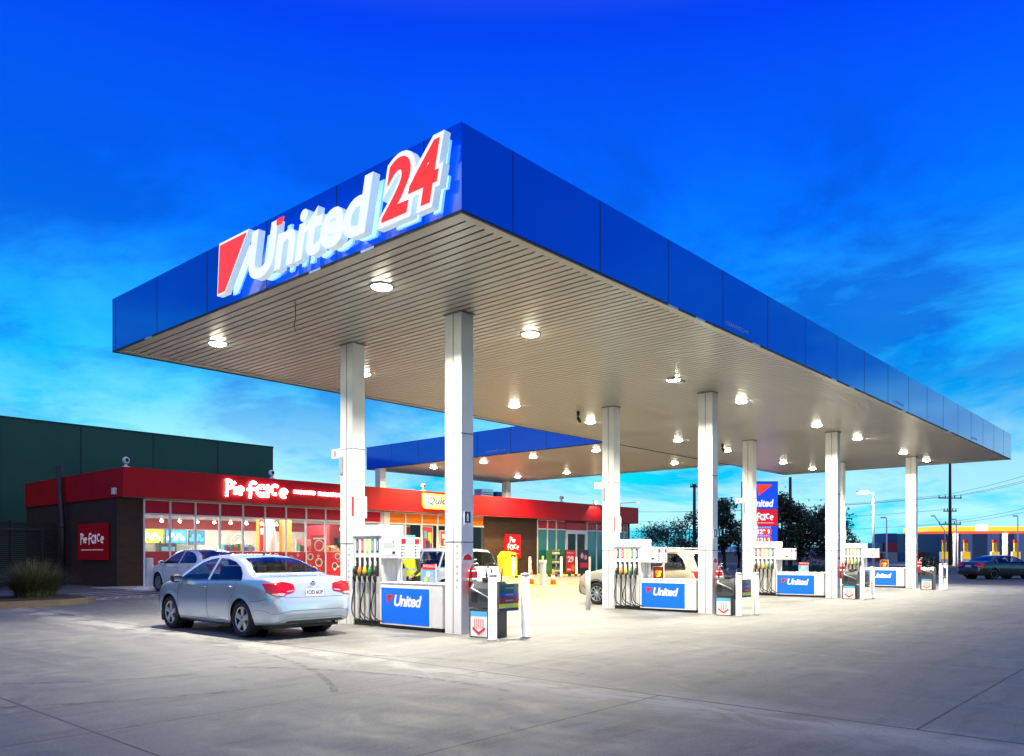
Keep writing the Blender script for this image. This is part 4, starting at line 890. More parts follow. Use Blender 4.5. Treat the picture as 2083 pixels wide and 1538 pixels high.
mb = MB(o_); mb.box(9.9, 37.9, .25, 12.4, 37.95, .35); mb.box(9.9, 37.9, 2.5, 12.4, 37.95, 2.6); mb.box(9.9, 37.9, .35, 10.0, 37.95, 2.5); mb.box(12.3, 37.9, .35, 12.4, 37.95, 2.5); mb.box(11.9, 37.86, 1.3, 12.05, 37.9, 1.5); mb.build('gate_frame', mat('gate_grey', (.035, .035, .035), .4), t)
kp = [(-6, 23.0), (7.9, 23.05), (8.7, 23.3), (9.15, 23.9), (9.25, 24.6), (9.3, 26.0), (8.9, 26.7), (-6, 26.8)]
mb = MB(); mb.prism(kp, (0, 0, 0), (1, 0, 0), (0, 1, 0), (0, 0, .26), 0); put(mb.build('kerb_island', mat('kerb_concrete', (.17, .13, .09), .75, var=.3, vs=3)), kind='structure')
mb = MB(); cx_, cy_ = 2, 24.9; mb.prism([(cx_ + (x - cx_) * .97, cy_ + (y - cy_) * .86) for x, y in kp], (0, 0, 0), (1, 0, 0), (0, 1, 0), (0, 0, .28), 0); put(mb.build('garden_soil', mat('soil', (.03, .022, .015), .9, var=.3)), kind='structure')
def tussock(x, y, z, h, rad, nb, label, seed):
    r_ = random.Random(seed); t = thing('grass_clump', label, 'grass clump', (x, y, z), group='spiky grass clumps on the kerb island'); mb = MB()
    for i in range(nb):
        a = r_.uniform(0, 6.283); b0 = r_.uniform(0, rad * .5); lean = r_.uniform(.05, 1) ** .8 * rad; L = h * r_.uniform(.55, 1.08) * (1 - .35 * (lean / rad) ** 2); a2 = a + r_.uniform(-.5, .5)
        p0 = Vector((b0 * math.cos(a), b0 * math.sin(a), 0)); w_ = r_.uniform(.006, .013); side = Vector((-math.sin(a2), math.cos(a2), 0)) * w_; vs = []
        for j in range(5):
            s_ = j / 4; p = p0 + Vector((math.cos(a2) * lean * s_ ** 1.6, math.sin(a2) * lean * s_ ** 1.6, L * (s_ - .22 * s_ ** 3 * lean / rad)))
            vs += [tuple(p - side * (1 - s_ * .85)), tuple(p + side * (1 - s_ * .85))]
        mb.add(vs, [(2 * j, 2 * j + 1, 2 * j + 3, 2 * j + 2) for j in range(4)], 0 if r_.random() < .55 else (1 if r_.random() < .75 else 2))
    mb.build('blades', [mat('grass_green', (.065, .085, .025), .6), mat('grass_olive', (.13, .125, .045), .6), mat('grass_straw', (.28, .23, .11), .7)], t)
tussock(7.9, 24.9, .27, 1.10, .95, 2600, 'tall dense spiky grass clump at the right end of the kerb island', 1)
tussock(6.5, 25.0, .27, .78, .8, 1700, 'lower spiky grass clump left of the tall one', 2)
tussock(5.2, 25.1, .27, .85, .8, 1400, 'spiky grass clump at the left edge of the view', 3)

# ------------------------------------------------------------------ vehicles
def mono(xs, ys):
    xs = np.array(xs, float); ys = np.array(ys, float); o = np.argsort(xs); xs = xs[o]; ys = ys[o]
    d = np.diff(ys) / np.diff(xs); m = np.zeros(len(xs)); m[0] = d[0]; m[-1] = d[-1]
    for i in range(1, len(xs) - 1): m[i] = 0 if d[i - 1] * d[i] <= 0 else 2 * d[i - 1] * d[i] / (d[i - 1] + d[i])
    def f(x):
        x = min(max(x, xs[0]), xs[-1]); i = min(max(np.searchsorted(xs, x) - 1, 0), len(xs) - 2); h = xs[i + 1] - xs[i]; t = (x - xs[i]) / h
        return float((2 * t ** 3 - 3 * t ** 2 + 1) * ys[i] + (t ** 3 - 2 * t ** 2 + t) * h * m[i] + (-2 * t ** 3 + 3 * t ** 2) * ys[i + 1] + (t ** 3 - t ** 2) * h * m[i + 1])
    return f
def pip(p, poly):
    x, y = p; c = False; j = len(poly) - 1
    for i in range(len(poly)):
        xi, yi = poly[i]; xj, yj = poly[j]
        if (yi > y) != (yj > y) and x < (xj - xi) * (y - yi) / (yj - yi) + xi: c = not c
        j = i
    return c
def car(P, name, label, loc, rz, paint, q=.5):
    t = thing(name, label, P['cat'], loc, rz)
    zt = mono(*zip(*P['top'])); zb = mono(*zip(*P['bot'])); wf = mono(*zip(*P['wid'])); bf = mono(*zip(*P['belt']))
    x0, x1 = P['top'][0][0], P['top'][-1][0]; L = x1 - x0
    n = int(200 * q); u = np.linspace(0, 1, n); xs = x0 + L * (.5 - .5 * np.cos(np.pi * (.18 * 0 + u))) * .55 + L * u * .45
    seg = [max(1, int(c * q)) for c in (5, 3, 5, 7, 8, 7, 10, 10, 5, 8)]
    tum = P.get('tumble', .5); rows = []
    for x in xs:
        a, b, c, w_ = zt(x), zb(x), bf(x), wf(x); c = min(c, a - .012); H = c - b; h = a - c
        wr = max(.94 * w_ - tum * h, .3 * w_); ez = a - min(P.get('edge', .07), .42 * h)
        pts = [(0, b), (.6 * w_, b), (.90 * w_, b + .03 * min(1, H)), (.972 * w_, b + .22 * H), (w_, b + .52 * H), (.992 * w_, b + .80 * H), (.955 * w_, c), ((.955 * w_ + wr) / 2 + .012, (c + ez) / 2), (wr, ez), (wr * .80, a - min(.025, .15 * h)), (0, a)]
        row = []
        for i in range(10):
            p0 = np.array(pts[max(i - 1, 0)]); p1 = np.array(pts[i]); p2 = np.array(pts[i + 1]); p3 = np.array(pts[min(i + 2, 10)])
            if i == 0: p0 = np.array((-pts[1][0], pts[1][1]))
            if i == 9: p3 = np.array((-pts[9][0], pts[9][1]))
            tn = .42
            for k in range(seg[i]):
                s = k / seg[i]; m1 = (p2 - p0) * tn; m2 = (p3 - p1) * tn
                row.append((2 * s ** 3 - 3 * s ** 2 + 1) * p1 + (s ** 3 - 2 * s ** 2 + s) * m1 + (-2 * s ** 3 + 3 * s ** 2) * p2 + (s ** 3 - s ** 2) * m2)
        row.append(np.array(pts[10])); rows.append(row)
    m = len(rows[0]); V = []
    for x, row in zip(xs, rows):
        for p in row: V.append((x, p[0], p[1]))
        for p in row[1:-1]: V.append((x, -p[0], p[1]))
    per = m + m - 2
    def idx(i, j, s): return i * per + (j if (s > 0 or j in (0, m - 1)) else m + j - 1)
    F = []
    for i in range(n - 1):
        for j in range(m - 1):
            F.append((idx(i, j, 1), idx(i, j + 1, 1), idx(i + 1, j + 1, 1), idx(i + 1, j, 1))[::-1]); F.append((idx(i, j, -1), idx(i + 1, j, -1), idx(i + 1, j + 1, -1), idx(i, j + 1, -1))[::-1])
    for i, rv in ((0, False), (n - 1, True)):
        ring = [idx(i, j, 1) for j in range(m)] + [idx(i, j, -1) for j in range(m - 2, 0, -1)]; F.append(tuple(ring) if not rv else tuple(ring[::-1]))
    bvh = BVHTree.FromPolygons([Vector(v) for v in V], F)
    def hit(a, b, ax, sgn, off=.004):
        if ax == 'y': o = Vector((a, 3 * sgn, b)); d = Vector((0, -sgn, 0))
        elif ax == 'x': o = Vector((5 * sgn, a, b)); d = Vector((-sgn, 0, 0))
        else: o = Vector((a, b, 4)); d = Vector((0, 0, -1))
        r_ = bvh.ray_cast(o, d)
        if r_[0] is None: return None
        nn = r_[1] if r_[1].dot(d) < 0 else -r_[1]
        return r_[0] + nn * off
    def scan(poly, rws, cols_):
        zs = [p[1] for p in poly]; z0, z1 = min(zs) + 1e-4, max(zs) - 1e-4; out = []
        for i in range(rws + 1):
            z = z0 + (z1 - z0) * i / rws; xx = []
            for k in range(len(poly)):
                (ax_, az), (bx_, bz) = poly[k], poly[(k + 1) % len(poly)]
                if (az > z) != (bz > z): xx.append(ax_ + (bx_ - ax_) * (z - az) / (bz - az))
            if len(xx) < 2: continue
            out.append([(min(xx) + (max(xx) - min(xx)) * j / cols_, z) for j in range(cols_ + 1)])
        return out
    def patch(nm, poly, ax, sgn, mt, par=t, off=.005, rws=None, rim=False):
        rws = rws or max(4, int(22 * q)); cl = max(4, int(30 * q)); mb = MB(); g = []
        for row in scan(poly, rws, cl):
            hs = [hit(a, b, ax, sgn, off) for a, b in row]
            last = next((h for h in hs if h is not None), None)
            if last is None: continue
            fix = []
            for h in hs:
                last = h if h is not None else last; fix.append(last)
            g.append(fix)
        vs = [tuple(h) for row in g for h in row]; c_ = cl + 1
        fs = [(i * c_ + j, i * c_ + j + 1, (i + 1) * c_ + j + 1, (i + 1) * c_ + j) for i in range(len(g) - 1) for j in range(cl)]
        mb.add(vs, fs, 0, True); o = mb.build(nm, mt, par)
        return o
    def seam(pl, ax, sgn, r=.004, mt=seam_m, nm='seam', par=t, off=.0, N_=14):
        mb = MB(); pts = []
        for i in range(len(pl) - 1):
            for k in range(N_):
                s = k / N_; h = hit(pl[i][0] + (pl[i + 1][0] - pl[i][0]) * s, pl[i][1] + (pl[i + 1][1] - pl[i][1]) * s, ax, sgn, off)
                if h is not None: pts.append(h)
        h = hit(*pl[-1], ax, sgn, off)
        if h is not None: pts.append(h)
        if len(pts) > 2: mb.tube(pts, r, 5); return mb.build(nm, mt, par)
    wx = [P['wb'] / 2, -P['wb'] / 2]; Ra = P['rw'] + .055
    side = P['side']; frontp = P['wsh']; rearp = P['rwin']
    def shr(poly, k=.97):
        cx = sum(p[0] for p in poly) / len(poly); cz = sum(p[1] for p in poly) / len(poly); return [(cx + (a - cx) * k, cz + (b - cz) * k) for a, b in poly]
    ss_ = [shr(p) for p in side]; sf, sr = shr(frontp), shr(rearp)
    F2 = []
    for f in F:
        if len(f) > 4: F2.append(f); continue
        c = [sum(V[k][d] for k in f) / 4 for d in range(3)]
        if abs(c[1]) > P['w'] * .62 and any((c[0] - x) ** 2 + (c[2] - P['rw']) ** 2 < Ra ** 2 for x in wx): continue
        if c[2] < P['rw'] and abs(c[1]) > P['w'] * .55 and any(abs(c[0] - x) < Ra for x in wx): continue
        if c[2] > P['belt0'] - .03:
            if abs(c[1]) > .35 and any(pip((c[0], c[2]), p) for p in ss_): 
                if abs(c[1]) > P['w'] * .55: continue
            if c[0] > P['wsx'][0] and c[0] < P['wsx'][1] and pip((c[1], c[2]), sf): continue
            if c[0] > P['rwx'][0] and c[0] < P['rwx'][1] and pip((c[1], c[2]), sr): continue
        F2.append(f)
    me = bpy.data.meshes.new('body'); me.from_pydata(V, [], F2); me.materials.append(paint); me.polygons.foreach_set('use_smooth', [True] * len(F2)); me.update()
    bo = bpy.data.objects.new('body', me); col.objects.link(bo); bo.parent = t
    cg = P.get('glass') or glass('car_glass', (.42, .50, .50), .95, 1.55)
    for sg_ in (1, -1):
        for p in side: patch('side_window', p, 'y', sg_, cg)
        for p in side:
            seam(p + [p[0]], 'y', sg_, .007, black, 'window_seal')
    patch('windscreen', frontp, 'x', 1, cg); rwn = patch('rear_window', rearp, 'x', -1, cg); seam(rearp + [rearp[0]], 'x', -1, .007, black, 'window_seal')
    # arches and wheels
    for x in wx:
        for sg_ in (1, -1):
            mb = MB(); N_ = 22; ang = [R(-28 + 236 * i / N_) for i in range(N_ + 1)]; vs = []
            for a in ang:
                for yy in (P['w'] * .60, P['w'] * .985 - .012): vs.append((x + (Ra + .004) * math.cos(a), yy * sg_, P['rw'] + (Ra + .004) * math.sin(a)))
            mb.add(vs, [(2 * i, 2 * i + 1, 2 * i + 3, 2 * i + 2) for i in range(N_)]); mb.lathe([(0, 0), (Ra + .004, 0)], 24, (x, P['w'] * .60 * sg_, P['rw']), 0, 'y'); mb.build('wheel_arch', black, t)
            mb = MB(); vs = []
            prev = [None, None]; rr_ = (Ra - .012, Ra + .016, Ra + .05)
            for a in [R(-12 + 204 * i / 40) for i in range(41)]:
                for k_, r2 in enumerate(rr_):
                    h = hit(x + r2 * math.cos(a), P['rw'] + r2 * math.sin(a), 'y', sg_, (.010, .012, .0006)[k_])
                    if h is None: h = Vector((x + r2 * math.cos(a), P['w'] * .95 * sg_, P['rw'] + r2 * math.sin(a)))
                    vs.append(tuple(h))
            mb.add(vs, [(3 * i + k_, 3 * i + k_ + 1, 3 * i + k_ + 4, 3 * i + k_ + 3) for i in range(40) for k_ in range(2)], 0, True)
            mb.build('arch_lip', P.get('lipm') or paint, t)
            r2, tw = P['rw'], .11; yc = (P['w'] - .125) * sg_
            mb = MB(); rim = P['rr']
            mb.lathe([(rim, -tw + .015), (r2 - .045, -tw), (r2 - .012, -tw + .012), (r2, -tw + .04), (r2, tw - .04), (r2 - .012, tw - .012), (r2 - .045, tw), (rim + .012, tw - .004), (rim, tw - .02), (rim, -tw + .015)], 36, (x, yc, r2), 0, 'y')
            wh = mb.build('wheel', mat('tyre', (.014, .014, .015), .75), t)
            mb = MB(); yo = yc + sg_ * (tw - .012); yi = yc + sg_ * (tw - .05)
            def ringp(ra, rb, ya, yb, n_=36): mb.lathe([(ra, ya), (rb, yb)], n_, (x, 0, r2), 0, 'y')
            mb.lathe([(rim - .022, yo - sg_ * .012), (rim - .008, yo), (rim, yo - sg_ * .006), (rim, yc)][::1], 36, (x, 0, r2), 0, 'y'); mb.f.pop(); mb.m.pop(); mb.sm.pop(); mb.f.pop(); mb.m.pop(); mb.sm.pop()
            mb.lathe([(.0, yo - sg_ * .012), (.055, yo - sg_ * .012), (.062, yo - sg_ * .03), (.062, yi)], 18, (x, 0, r2), 0, 'y')
            ns = P.get('spokes', 5)
            for k_ in range(ns):
                a = 2 * math.pi * k_ / ns + .35; ca, sa = math.cos(a), math.sin(a); wi, wo_ = (.040, .052) if ns < 8 else (.018, .022)
                def sp(rad, lat, yy): return (x + ca * rad - sa * lat, yy, r2 + sa * rad + ca * lat)
                vs = [sp(.04, -wi, yo - sg_ * .015), sp(.04, wi, yo - sg_ * .015), sp(rim - .012, wo_, yo - sg_ * .01), sp(rim - .012, -wo_, yo - sg_ * .01), sp(.04, -wi, yi), sp(.04, wi, yi), sp(rim - .012, wo_, yi), sp(rim - .012, -wo_, yi)]
                mb.add(vs, [(0, 1, 2, 3), (4, 7, 6, 5), (0, 3, 7, 4), (1, 5, 6, 2), (0, 4, 5, 1), (3, 2, 6, 7)])
            mb.build('rim', mat('alloy', (.60, .62, .65), .28, metal=.85), wh)
            mb = MB(); mb.lathe([(0, yc + sg_ * .02), (rim - .004, yc + sg_ * .02)], 24, (x, 0, r2), 0, 'y'); mb.lathe([(0.10, yc + sg_ * .035), (.14, yc + sg_ * .035), (.14, yc + sg_ * .03)], 20, (x, 0, r2), 1, 'y'); mb.build('brake', [black, mat('disc_steel', (.25, .25, .26), .4, metal=.8)], wh)
    # lights
    for sg_ in (1, -1):
        def mir(p): return [(a * sg_, b) for a, b in p]
        patch('tail_light', mir(P['tail']), 'x', -1, P.get('tailm') or mat('tail_red', (.42, .002, .006), .2, coat=.5, emit=(1, .01, .015), es=.10), off=.012, rws=10)
        for k_, p in enumerate(P.get('tail2', [])): patch('tail_lens', mir(p), 'x', -1, mat('tail_clear', (.55, .35, .37), .25, coat=.4), off=.0135, rws=6)
        patch('headlight', mir(P['head']), 'x', 1, mat('head_glass', (.55, .58, .6), .08, coat=1), off=.008, rws=8)
        mx, mz = P['mir']; sy = hit(mx, mz - .05, 'y', sg_, 0); sy = sy.y if sy else .8 * sg_
        mb = MB(); mb.lathe([(.0, -.11)] + [(.085 * math.cos(R(a)) ** .7, .11 * math.sin(R(a))) for a in range(-75, 76, 15)] + [(.0, .11)], 16, (mx, sy + sg_ * .13, mz), 0, 'y'); mb.tube([(mx + .03, sy - sg_ * .02, mz - .05), (mx + .02, sy + sg_ * .08, mz - .03)], .025, 6, 1)
        mr_ = mb.build('mirror', [P.get('mirm') or paint, black], t); mb = MB(); mb.box(mx - .089, sy + sg_ * .05, mz - .05, mx - .082, sy + sg_ * .21, mz + .055); mb.build('mirror_glass', chrome, mr_)
        for hx, hz in P['handles']:
            h = hit(hx, hz, 'y', sg_, .02)
            if h is not None: mb = MB(); mb.tube([(h.x - .09, h.y - sg_ * .018, h.z), (h.x - .07, h.y, h.z), (h.x + .07, h.y, h.z), (h.x + .09, h.y - sg_ * .018, h.z)], .013, 8); mb.build('door_handle', chrome if P.get('chh', True) else paint, t)
        for s_ in P['seams']: seam(s_, 'y', sg_, .0035)
    for s_ in P.get('rseams', []): seam(s_, 'x', -1, .0035)
    h = hit(0, P['plate'], 'x', -1, 0); hx = h.x if h is not None else x0
    mb = MB(); mb.box(hx - .022, -.186, P['plate'] - .067, hx - .004, .186, P['plate'] + .067, 0)
    text(mb, P.get('ptext', 'ABC 123'), (hx - .023, .165, P['plate'] - .035), (Vector((0, -1, 0)), Vector((0, 0, 1)), Vector((-1, 0, 0))), .1, w=.33, h=.072, mi=1, ext=.001, off=.002)
    mb.build('number_plate', [white_p, navy_p], t)
    # cabin
    mb = MB(); wI = P['w'] * .80; fl = P['belt0'] - .55
    mb.box(P['cab'][0], -wI, fl - .1, P['cab'][1], wI, fl); mb.box(P['cab'][1] - .35, -wI, fl, P['cab'][1], wI, P['belt0'] + .0, 0, .05); mb.box(P['cab'][0], -wI, fl, P['cab'][0] + .25, wI, P['belt0'] - .0)
    for yy in (1, -1): mb.box(P['cab'][0], yy * (wI), fl, P['cab'][1], yy * (wI + .03), P['belt0'] - .06)
    mb.build('cabin', dark, t); mb = MB(); sx = P['seatx']
    for yy in (.37, -.37):
        mb.box(sx - .5, yy - .25, fl, sx, yy + .25, fl + .25, 0, .05); mb.prism([(sx - .48, fl + .2), (sx - .62, fl + .82), (sx - .50, fl + .84), (sx - .32, fl + .22)], (0, yy - .24, 0), (1, 0, 0), (0, 0, 1), (0, .48, 0)); mb.box(sx - .63, yy - .13, fl + .86, sx - .53, yy + .13, fl + 1.04, 0, .04)
    mb.box(sx - 1.4, -.62, fl, sx - .95, .62, fl + .25, 0, .05); mb.prism([(sx - 1.38, fl + .2), (sx - 1.54, fl + .72), (sx - 1.42, fl + .74), (sx - 1.22, fl + .22)], (0, -.62, 0), (1, 0, 0), (0, 0, 1), (0, 1.24, 0)); 
    for yy in (.38, -.38): mb.box(sx - 1.54, yy - .11, fl + .72, sx - 1.46, yy + .11, fl + .86, 0, .03)
    mb.build('seat', mat('seat_grey', (.06, .06, .065), .8), t)
    return t, hit, patch, seam
def carpaint(name, c, rough=.3, metal=.3):
    m = mat(name, c, rough, metal=metal, coat=1.0); return m
SED = dict(cat='car', w=.895, wb=2.685, rw=.325, rr=.222, belt0=.95, tumble=.50,
    top=[(-2.34, .50), (-2.335, .60), (-2.30, .72), (-2.255, .86), (-2.20, 1.00), (-2.13, 1.062), (-1.95, 1.085), (-1.70, 1.10), (-1.50, 1.165), (-1.1, 1.335), (-.75, 1.425), (-.4, 1.468), (-.05, 1.478), (.3, 1.455), (.62, 1.375), (.95, 1.22), (1.3, 1.035), (1.5, .985), (1.9, .90), (2.1, .81), (2.2, .70), (2.26, .56)],
    bot=[(-2.34, .44), (-2.28, .29), (-2.1, .24), (-1.5, .20), (1.5, .19), (2.1, .2), (2.2, .27), (2.26, .44)],
    wid=[(-2.34, .60), (-2.32, .68), (-2.27, .755), (-2.15, .83), (-1.9, .878), (-1.4, .893), (0, .895), (1.4, .89), (1.8, .86), (2.05, .77), (2.18, .64), (2.26, .42)],
    belt=[(-2.34, .49), (-2.28, .74), (-2.2, .93), (-2.0, 1.0), (-1.5, 1.005), (0, .965), (1.1, .925), (1.6, .87), (2.0, .76), (2.26, .5)],
    side=[[(1.02, .975), (.70, 1.165), (.42, 1.30), (.15, 1.365), (-.06, 1.385), (-.10, 1.385), (-.10, .99)], [(-.20, .992), (-.20, 1.385), (-.48, 1.375), (-.78, 1.325), (-1.05, 1.235), (-1.24, 1.12), (-1.32, 1.03), (-1.30, 1.01)]],
    wsh=[(-.70, 1.07), (.70, 1.07), (.55, 1.385), (0, 1.41), (-.55, 1.385)], rwin=[(-.68, 1.135), (.68, 1.135), (.66, 1.17), (.50, 1.385), (0, 1.41), (-.50, 1.385), (-.66, 1.17)],
    wsx=(.3, 1.4), rwx=(-1.75, -.6), tail=[(.845, .975), (.60, .99), (.40, .95), (.39, .815), (.57, .79), (.63, .735), (.74, .73), (.84, .80)], tail2=[[(.80, .79), (.74, .742), (.63, .745), (.59, .79), (.70, .80)], [(.55, .83), (.41, .845), (.41, .832), (.55, .81)]],
    head=[(.74, .80), (.50, .74), (.42, .64), (.66, .66), (.76, .72)], mir=(.86, 1.0), handles=[(-.02, .865), (-.92, .885)], plate=.80, cab=(-1.55, 1.25), seatx=.35, ptext='1OD 6OF', mirm=black,
    seams=[[(.98, .90), (.98, .45), (.93, .28)], [(-.15, .97), (-.15, .28)], [(-1.16, 1.0), (-1.13, .80), (-.93, .58), (-.88, .28)], [(-.88, .28), (.93, .28)], [(-1.62, .64), (-1.9, .66), (-2.12, .70)]],
    rseams=[[(-.62, .99), (-.605, .845), (-.60, .72), (.60, .72), (.605, .845), (.62, .99)], [(-.80, .44), (-.5, .50), (.5, .50), (.80, .44)], [(-.74, .30), (-.52, .36), (.52, .36), (.74, .30)], [(-.5, 1.02), (.5, 1.02)]])
silver = carpaint('silver_paint', (.60, .71, .80), .20, .5)
hero, hit, patch, seam_f = car(SED, 'parked_car', 'silver sedan with red tail lights stopped beside the nearest pump', (8.22, 12.87 + 1.3425, 0), R(90), silver, q=1.0)
mb = MB(); h = hit(0, .955, 'x', -1, .004)
mb.lathe([(0, 0), (.05, 0), (.055, .004), (.05, .012), (0, .012)], 20, (h.x - .012, 0, .955), 0, 'x'); mb.tube([(h.x - .018, -.03, .955), (h.x - .018, .03, .955)], .008, 6); mb.tube([(h.x - .018, -.03, .93), (h.x - .018, -.0, .98)], .008, 6); mb.build('badge', chrome, hero)
mb = MB(); text(mb, 'CRUZE', (h.x - .012, .60, .985), (Vector((0, -1, 0)), Vector((0, 0, 1)), Vector((-1, 0, 0))), .1, w=.18, h=.028, ext=.002); mb.build('badge_lettering', chrome, hero)
mb = MB(); mb.tube([(h.x - .0, -.36, .885), (h.x - .015, 0, .89), (h.x - .0, .36, .885)], .010, 6); mb.build('boot_strip', chrome, hero)
mb = MB(); mb.tube([(-.62, 0, 1.445), (-.66, 0, 1.475), (-.72, 0, 1.52)], [.018, .012, .006], 8); mb.build('antenna', black, hero)
for sg_ in (1, -1):
    o = seam_f([(.98, .965), (-.15, .985), (-1.30, 1.003)], 'y', sg_, .007, black, 'belt_moulding', hero, .002)
    o = seam_f([(-1.78, .50), (-2.0, .50), (-2.16, .47)], 'y', sg_, .003, seam_m, 'seam', hero)
patch('bumper_valance', [(-.62, .285), (.62, .285), (.55, .325), (-.55, .325)], 'x', -1, dark, hero, .004)
mb = MB(); mb.tube([(-2.2, -.45, .25), (-2.3, -.45, .245)], .028, 10); mb.build('exhaust', dark, hero)
mb = MB(); mb.box(-2.0, -.7, .17, 2.0, .7, .24); mb.build('underbody', black, hero)

SED2 = dict(SED); SED2.update(ptext='YKB 482', spokes=7, mirm=None)
wp = carpaint('white_car_paint', (.84, .87, .90), .22, .0)
t2, h2, p2, s2 = car(SED2, 'parked_car', 'white sedan parked nose in at the shop window behind the silver one', (13.46, 27.54 - 1.3425, .185), R(90), wp, q=.5)

def suv(**k):
    d = dict(cat='car', w=.93, wb=2.75, rw=.36, rr=.245, belt0=1.08, tumble=.34, edge=.08,
        top=[(-2.32, .55), (-2.31, .75), (-2.28, 1.0), (-2.20, 1.18), (-2.05, 1.45), (-1.90, 1.68), (-1.75, 1.74), (-1.0, 1.775), (0, 1.78), (.4, 1.73), (.8, 1.52), (1.25, 1.20), (1.5, 1.12), (1.95, 1.03), (2.15, .92), (2.3, .72), (2.36, .55)],
        bot=[(-2.32, .48), (-2.25, .34), (-1.5, .27), (1.5, .26), (2.2, .30), (2.36, .5)],
        wid=[(-2.32, .70), (-2.28, .80), (-2.15, .88), (-1.7, .925), (0, .93), (1.5, .92), (2.0, .84), (2.25, .68), (2.36, .45)],
        belt=[(-2.32, .54), (-2.2, .95), (-1.9, 1.12), (0, 1.07), (1.2, 1.02), (1.8, .95), (2.2, .78), (2.36, .54)],
        side=[[(1.05, 1.08), (.75, 1.33), (.45, 1.55), (.2, 1.63), (.02, 1.65), (.02, 1.10)], [(-.06, 1.10), (-.06, 1.65), (-1.0, 1.645), (-1.0, 1.12)], [(-1.10, 1.125), (-1.10, 1.64), (-1.45, 1.62), (-1.68, 1.45), (-1.82, 1.22), (-1.80, 1.16)]],
        wsh=[(-.74, 1.24), (.74, 1.24), (.62, 1.66), (0, 1.69), (-.62, 1.66)], rwin=[(-.72, 1.16), (.72, 1.16), (.63, 1.62), (0, 1.65), (-.63, 1.62)], wsx=(.4, 1.4), rwx=(-2.35, -1.6),
        tail=[(.86, 1.12), (.74, 1.12), (.70, .90), (.86, .88)], head=[(.80, .88), (.55, .86), (.5, .74), (.74, .76)], mir=(.92, 1.14), handles=[(.0, 1.0), (-.95, 1.02)], plate=.88, cab=(-1.85, 1.25), seatx=.35,
        seams=[[(1.02, 1.0), (1.0, .5), (.95, .38)], [(-.02, 1.08), (-.02, .38)], [(-1.05, 1.1), (-1.03, .85), (-.9, .65), (-.85, .38)], [(-.85, .38), (.95, .38)]], rseams=[[(-.78, 1.1), (-.76, .62), (.76, .62), (.78, 1.1)]], mirm=black, spokes=10)
    d.update(k); return d
gold = carpaint('champagne_paint', (.52, .45, .30), .3, .4)
t3, h3, p3, s3 = car(suv(ptext='UBR 713', lipm=mat('grey_cladding', (.07, .07, .075), .5)), 'parked_car', 'champagne coloured wagon with roof rails fuelling behind the second island', (22.02, 15.1 - 1.375, gz(22, 13.7)), R(90), gold, q=.5)
for sg_ in (1, -1):
    mb = MB(); mb.tube([(-1.5, .62 * sg_, 1.73), (-1.4, .64 * sg_, 1.80), (.0, .64 * sg_, 1.83), (.2, .62 * sg_, 1.74)], .018, 8); mb.build('roof_rail', alu, t3)
for y_, nm in ((.3, 0),): p3('bumper_cladding', [(-.9, .30), (.9, .30), (.86, .62), (-.86, .62)], 'x', 1, MC['grey_cladding'], t3, .008)
p3('bumper_cladding', [(-.88, .34), (.88, .34), (.84, .58), (-.84, .58)], 'x', -1, MC['grey_cladding'], t3, .008)
t4, h4, p4, s4 = car(suv(ptext='WQL 905', spokes=7), 'parked_car', 'white wagon with black rear window standing beyond the first island', (18.92, 20.25, gz(19, 20)), R(90), wp, q=.5)
mb = MB(); h = h4(.25, 1.2, 'x', -1, .02); mb.tube([(h.x, .0, 1.17), (h.x + .02, -.25, 1.24), (h.x + .05, -.5, 1.27)], .012, 6); mb.build('rear_wiper', black, t4)
olive = carpaint('dark_olive_paint', (.035, .042, .035), .3, .4)
SED3 = dict(SED); SED3.update(ptext='TZN 338', spokes=9, mirm=None, chh=False)
t5, h5, p5, s5 = car(SED3, 'parked_car', 'dark olive sedan leaving past the far right islands', (56.2, 10.2, .0), math.atan2(-1.46, 2.6), olive, q=.45); t5.scale = (1.08, 1.03, .98)

